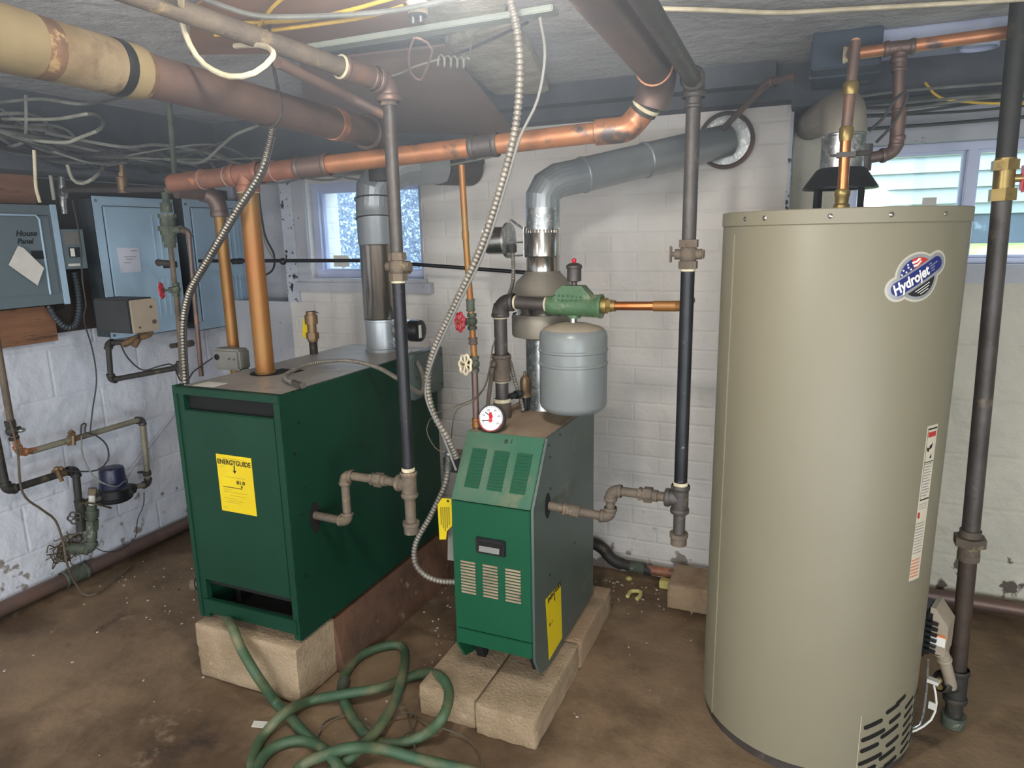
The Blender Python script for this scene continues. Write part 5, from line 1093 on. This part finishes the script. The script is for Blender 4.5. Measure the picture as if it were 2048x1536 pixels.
run(tcp, [P(1442, 262, Y=2.70), P(1535, 165, Y=2.45), P(1590, 152, Y=2.40)], .0105, 'browncu', 'browncu', 1.2, 1.6)
duct = thing('metal_duct', 'flat dark duct section under the ceiling above the water heater', 'duct', (.05, 2.3, 1.93))
B().box(-.04, .14, 2.30, 2.62, 1.90, 2.0, .004).box(-.045, .145, 2.40, 2.415, 1.895, 2.0).build('duct_body', 'found', duct)
duct2 = thing('metal_duct', 'pale sheet metal strip beside the copper branch under the ceiling', 'duct', (.3, 2.4, 1.96))
B().box(.14, .45, 2.36, 2.60, 1.965, 2.0, .003).lathe((.40, 2.5, 1.965), -Z, [(0, 0), (.05, 0), (.05, .012), (.046, .012), (.046, .002), (0, .002)], 28).build('duct_body', 'vinyl', duct2)
# tangle of cables by the left ceiling
rnd = random.Random(11)
def pc(x, y): return P(x, y, Z=1.90-.0)
grp = 'grey cables tangled under the left ceiling'
glb = 'grey cable in the tangle between left ceiling and panels'
for i in range(26):
    x0_ = rnd.uniform(-2.75, -2.45); x1_ = rnd.uniform(-2.7, -1.9); ya, yb = rnd.uniform(.9, 1.7), rnd.uniform(2.1, 2.62)
    pts = []
    for k in range(6):
        t_ = k/5; pts.append(V3((x0_+(x1_-x0_)*t_+rnd.gauss(0, .05), ya+(yb-ya)*t_, 1.86-.09*t_+rnd.gauss(0, .035)-.03*math.sin(math.pi*t_))))
    mm = rnd.choice(('greyc', 'darkc', 'darkc', 'greyc', 'darkc')); rr_ = rnd.choice((.004, .006)); lk = ('thick ' if rr_ > .005 else 'thin ')+('dark' if mm == 'darkc' else 'pale grey')
    wire('grey_cable', lk+' cable in the tangle between left ceiling and panels', pts, rr_, mm, 'cable', lk+' cables tangled under the left ceiling', 6)
for i in range(10):
    xa = rnd.uniform(-2.6, -2.2); z0_ = rnd.uniform(1.70, 1.80); pts = []
    for k in range(6): t_ = k/5; pts.append(V3((xa+t_*rnd.uniform(.9, 1.1), 2.58-rnd.uniform(0, .12), z0_+rnd.gauss(0, .012)-.02*math.sin(math.pi*t_))))
    wire('pale_cable', 'pale cable sagging along the dark beam above the left window', pts, .0045, 'greyc', 'cable', 'pale cables along the left beam', 6)
for i in range(8):
    pts = []; z0_ = rnd.uniform(1.80, 1.87)
    for k in range(6): t_ = k/5; pts.append(V3((.0+t_*1.1, 2.64-rnd.uniform(0, .06), z0_+rnd.gauss(0, .008))))
    mm = ('darkc', 'greyc')[i % 2]; lk = ('dark', 'pale grey')[i % 2]
    wire('beam_cable', lk+' cable running along the dark beam above the right window', pts, .0045, mm, 'cable', lk+' cables along the right beam', 6)
wire('yellow_cable', 'dull yellow cable along the right beam', [P(1850, 165, Y=2.6), P(1880, 195, Y=2.6), P(1950, 205, Y=2.6), P(2060, 208, Y=2.6)], .004, 'yellow', 'cable')
for nm, lb_, pts, m_ in (
    ('looped_cable', 'pale cable bending in a loop high at the far left', [(5, 238), (110, 238), (180, 228), (205, 240), (200, 258), (160, 275), (130, 285), (60, 280), (0, 268)], 'whitec'),
    ('drooping_cable', 'cable drooping over the round cover at the far left', [(135, 330), (145, 358), (165, 367), (195, 350), (215, 320), (230, 305)], 'whitec'),
    ('vertical_cable', 'white cable dropping into the leftmost panel top', [(68, 300), (70, 340), (72, 375), (80, 405)], 'white'),
    ('vertical_cable', 'grey cable dropping left of the long pale conduit', [(52, 190), (52, 260), (45, 285), (10, 295)], 'greyc'),
    ('sagging_cable', 'dark thick cable sagging below the insulated pipe', [(0, 205), (80, 198), (170, 208), (250, 192), (300, 178)], 'greyc'),
    ('swooping_cable', 'grey cable swooping up toward the brown main', [(330, 318), (400, 325), (440, 295), (470, 270), (520, 250)], 'greyc')):
    wire(nm, lb_, [P(x, y, Y=1.95 if x > 200 else 1.6) for x, y in pts], .0055, m_, 'cable')
rc = thing('round_cover', 'round grey blank cover hanging above the middle panel', 'cover', P(152, 325, Y=1.95))
B().lathe(P(152, 325, Y=1.95), V3((.3, -1, -.1)), [(0, 0), (.032, 0), (.032, .006), (0, .008)], 28).build('disc', 'panel1', rc)
# wires on left wall
wire('hanging_wire', 'thin dark wire hanging down the left wall to the upper water line', [P(145, 400, X=-2.72), P(160, 480, X=-2.7), P(165, 560, X=-2.7), P(172, 610, X=-2.7), P(168, 640, X=-2.7), P(185, 700, X=-2.72), P(193, 760, X=-2.72), P(185, 820, X=-2.72), P(180, 868, X=-2.73)], .003, 'darkc')
wire('looped_ground_wire', 'dark wire looping from the upper water line to the lower one', [k_(162, 868, .03), k_(163, 850, .04), k_(172, 848, .04), k_(170, 865, .03), k_(190, 870, .04), k_(213, 890, .05), k_(216, 920, .05), k_(195, 940, .04), k_(160, 943, .03), k_(125, 940, .03)], .0035, 'darkc')
wire('meter_wire', 'pale wire from the clamp down around the blue meter dome', [k_(163, 872, .03), k_(165, 910, .05), k_(185, 950, .09), k_(210, 968, .13), k_(235, 973, .13), k_(245, 965, .11), k_(252, 962, .1)], .003, 'gbox')
wire('grounding_cable', 'dark cable running down the left wall and onto the floor', [k_(20, 840, .04), k_(35, 900, .04), k_(45, 985, .04), k_(85, 1020, .04), k_(110, 1040, .04), k_(125, 1080, .04), k_(135, 1130, .06), P(150, 1165, Z=.08), P(172, 1190, Z=.012), P(205, 1180, Z=.012), P(265, 1130, Z=.012)], .0045, 'brownw', 'cable')
wire('probe_wire', 'thin wire from the strainer to the ribbed conduit and grey box', [P(240, 686, Y=1.88), P(255, 715, Y=1.88), P(285, 740, Y=1.87), P(320, 732, Y=1.85), P(345, 730, Y=1.85), P(360, 760, Y=1.83), P(375, 765, Y=1.83), P(385, 745, Y=1.84), P(425, 716, Y=1.86)], .003, 'darkc')
wire('crack_wire', 'thin dark wire trailing under the water meter', [k_(288, 985, .0), k_(287, 1010, -.02), k_(275, 1040, -.05), k_(270, 1075, -.08), k_(240, 1100, -.08), k_(210, 1103, -.08), k_(190, 1095, -.05)], .002, 'darkc')
wire('thermostat_lead', 'pair of thin brown wires curving from conduit to riser', [P(985, 690, Y=1.95), P(975, 760, Y=1.9), P(950, 800, Y=1.8), P(915, 818, Y=1.75), P(905, 850, Y=1.76), P(902, 890, Y=1.79)], .0018, 'brownw')
wire('thermostat_lead', 'thin brown wire looping wide left of the small boiler', [P(990, 675, Y=1.95), P(965, 780, Y=1.85), P(905, 815, Y=1.75), P(870, 828, Y=1.75), P(853, 858, Y=1.75), P(870, 895, Y=1.76), P(900, 915, Y=1.79)], .0018, 'brownw')
wire('diagonal_rod', 'thin white painted rod leaning diagonally on the left wall', [P(355, 820, X=-2.87), P(250, 955, X=-2.87)], .006, 'reveal', 'rod')
wire('corner_cable', 'dark cables bunched in the corner beside the last panel', [V3((-2.50, 2.72, 1.76)), P(520, 410, Y=2.70), P(530, 470, Y=2.68), P(548, 510, Y=2.66), P(545, 540, Y=2.68), P(520, 555, Y=2.7)], .005, 'darkc', 'cable')
wire('corner_cable', 'pale cable dropping in the corner beside the last panel', [V3((-2.53, 2.74, 1.76)), P(512, 408, Y=2.72), P(525, 440, Y=2.70), P(528, 480, Y=2.69), P(545, 515, Y=2.67)], .004, 'whitec', 'cable')

# ================================================================== HOSE, FLOOR DEBRIS
def fz(x, y, z=.018): return P(x, y, Z=z)
ho = thing('garden_hose', 'thick faded green hose lying in loose loops on the floor', 'hose', fz(700, 1450, 0))
hp = [P(446, 1212, Z=.222), P(456, 1236, Z=.222), P(466, 1258, Y=1.472), P(484, 1300, Y=1.452), P(512, 1348, Y=1.43), (550, 1402), (578, 1432), (605, 1462), (645, 1500), (700, 1548), (760, 1600), (760, 1660), (640, 1640), (540, 1600), (505, 1540), fz(510, 1505), fz(528, 1470), fz(570, 1425, .052), (620, 1402), (690, 1388, .045), (760, 1376, .045), (810, 1357, .02), (850, 1346, .04), (880, 1352, .11), (898, 1385, .11), (885, 1435, .10), (850, 1468, .04), (800, 1487), (750, 1482), (715, 1450), (692, 1410), (683, 1380), (690, 1350), (715, 1316), (755, 1296), (795, 1290), (810, 1305), (806, 1345, .055), (790, 1400, .05), (765, 1445, .055), (735, 1482, .055), (700, 1515, .05), (660, 1548), (620, 1600), (560, 1620), (520, 1580), (515, 1535), (540, 1500), (580, 1483), (620, 1484), (655, 1505, .05), (685, 1545, .05), (720, 1600), (690, 1660), (600, 1680), (570, 1600), (600, 1535), (650, 1510, .05), (700, 1496, .085), (760, 1497, .05), (830, 1516), (900, 1533), (960, 1550), (1020, 1600)]
hp = [p if isinstance(p, V3) else fz(*p) for p in hp]
B().tube(spline(hp, .012), .0155, 14).build('hose_tube', 'hose', ho)
c1 = fz(683, 1385, .02); c2 = fz(690, 1362, .02); dd_ = (c2-c1).normalized(); B().cyl(c1, c2, .0185).hexn(c1-dd_*.006, c1+dd_*.004, .021).build('coupling', 'verd', ho)
for i, (lb_, pts) in enumerate((('curved stiff tan wire on the floor between the hose loops', [(635, 1478), (645, 1450), (670, 1435), (700, 1430), (740, 1450), (780, 1490)]),
    ('tan wire springing in an arc beside the rough block', [(780, 1440), (810, 1425), (830, 1430), (828, 1455), (800, 1475)]),
    ('long tan wire trailing from the block to the lower right', [(825, 1430), (870, 1450), (930, 1475), (960, 1510), (968, 1560)]),
    ('crossed tan wire under the hose near the block', [(770, 1455), (800, 1410), (815, 1420), (825, 1470), (832, 1510)]),
    ('short tan wire lying across the hose end', [(690, 1495), (720, 1478), (745, 1460)]))):
    wire('scrap_wire', lb_, [fz(x, y, .008+.03*math.sin(k*1.3)**2) for k, (x, y) in enumerate(pts)], .003, 'brownw')
solo(B().prism([fz(503, 1454, .002), fz(508, 1443, .002), fz(545, 1445, .002), fz(540, 1458, .002)], (0, 0, .003)).build('paper_scrap', 'paper'), 'white scrap lying on the floor left of the hose', 'scrap')
pb = [fz(1255, 1193, .01), fz(1262, 1183, .012), fz(1278, 1183, .012), fz(1281, 1190, .01), fz(1274, 1198, .008)]
solo(B().tube(spline(pb, .005), .008, 8).build('foam_curl', 'foam'), 'pale yellow curl of foam on the floor near the wall', 'scrap')
solo(B().ball(fz(1258, 1157, .008), .014, (1, 1, .6)).build('foam_lump', 'foam', smooth=False), 'small yellow foam lump on the floor near the back wall', 'scrap')
solo(B().box(-.50, -.455, 2.66, 2.70, 0, .035, .004).build('stone_chip', 'foam', smooth=False), 'pale yellow stone chip beside the single concrete block', 'stone')
b = B(); rnd = random.Random(5)
def chips(n, f):
    for i in range(n):
        x_, y_ = f(); s_ = rnd.uniform(.0015, .0042); a = rnd.uniform(0, 3)
        b.obox(V3((x_, y_, s_*.4)), s_*2, s_*rnd.uniform(.7, 1.6), s_*.8, Matrix.Rotation(a, 3, 'Z'))
chips(150, lambda: (rnd.uniform(-1.3, -.3), 2.66-abs(rnd.gauss(0, .12)))); chips(110, lambda: (rnd.gauss(-1.12, .1), rnd.gauss(2.1, .25))); chips(70, lambda: (rnd.uniform(-2.7, .4), rnd.uniform(1.1, 2.6))); chips(60, lambda: (rnd.gauss(-2.3, .3), rnd.gauss(1.95, .15)))
solo(b.build('paint_chips', 'chip', smooth=False), 'white paint flakes and grit scattered over the floor', 'debris', kind='stuff')
# soft dark damp stains that lie on the concrete
# ================================================================== holders for the bulb and two added fill lights, out of frame
for i, (p, lb_) in enumerate((((-.48, .92, 1.79), 'bare bulb in a ceiling holder above the viewer'), ((.5, -1.4, 1.80), 'added ceiling holder for a fill light behind the viewer'), ((-1.9, -.7, 1.80), 'added ceiling holder for a fill light at the far left'))):
    g_ = thing('bulb_and_fill_holder', lb_, 'lamp', (p[0], p[1], 1.9))
    B().lathe((p[0], p[1], 2.0), -Z, [(0, 0), (.05, 0), (.05, .012), (.026, .03), (.024, .07), (0, .071)], 24).build('lamp_holder', 'cream', g_)

# ================================================================== thin haze volume added under the ceiling, imitating glare in the lens
hm = bpy.data.materials.new('lens_veil'); hm.use_nodes = True; n = hm.node_tree.nodes; n.remove(n['Principled BSDF'])
vs = n.new('ShaderNodeVolumeScatter'); vs.inputs['Color'].default_value = (.80, .89, 1, 1); vs.inputs['Anisotropy'].default_value = .2
tc = n.new('ShaderNodeTexCoord'); sz = n.new('ShaderNodeSeparateXYZ'); mr = n.new('ShaderNodeMapRange'); hl = hm.node_tree.links   # denser towards the ceiling
hl.new(tc.outputs['Object'], sz.inputs[0]); hl.new(sz.outputs[2], mr.inputs[0]); mr.inputs[1].default_value = 1.40; mr.inputs[2].default_value = 1.85
mr.inputs[3].default_value = 0; mr.inputs[4].default_value = .10; hl.new(mr.outputs[0], vs.inputs['Density'])
hm.node_tree.links.new(vs.outputs[0], [x for x in n if x.type == 'OUTPUT_MATERIAL'][0].inputs['Volume']); M['veil'] = hm
solo(B().box(RX0+.01, RX1-.01, RY0+.01, 2.95, 1.40, 1.998).build('veil', 'veil', smooth=False), 'added bluish haze in the air under the ceiling', 'veil', kind='stuff')
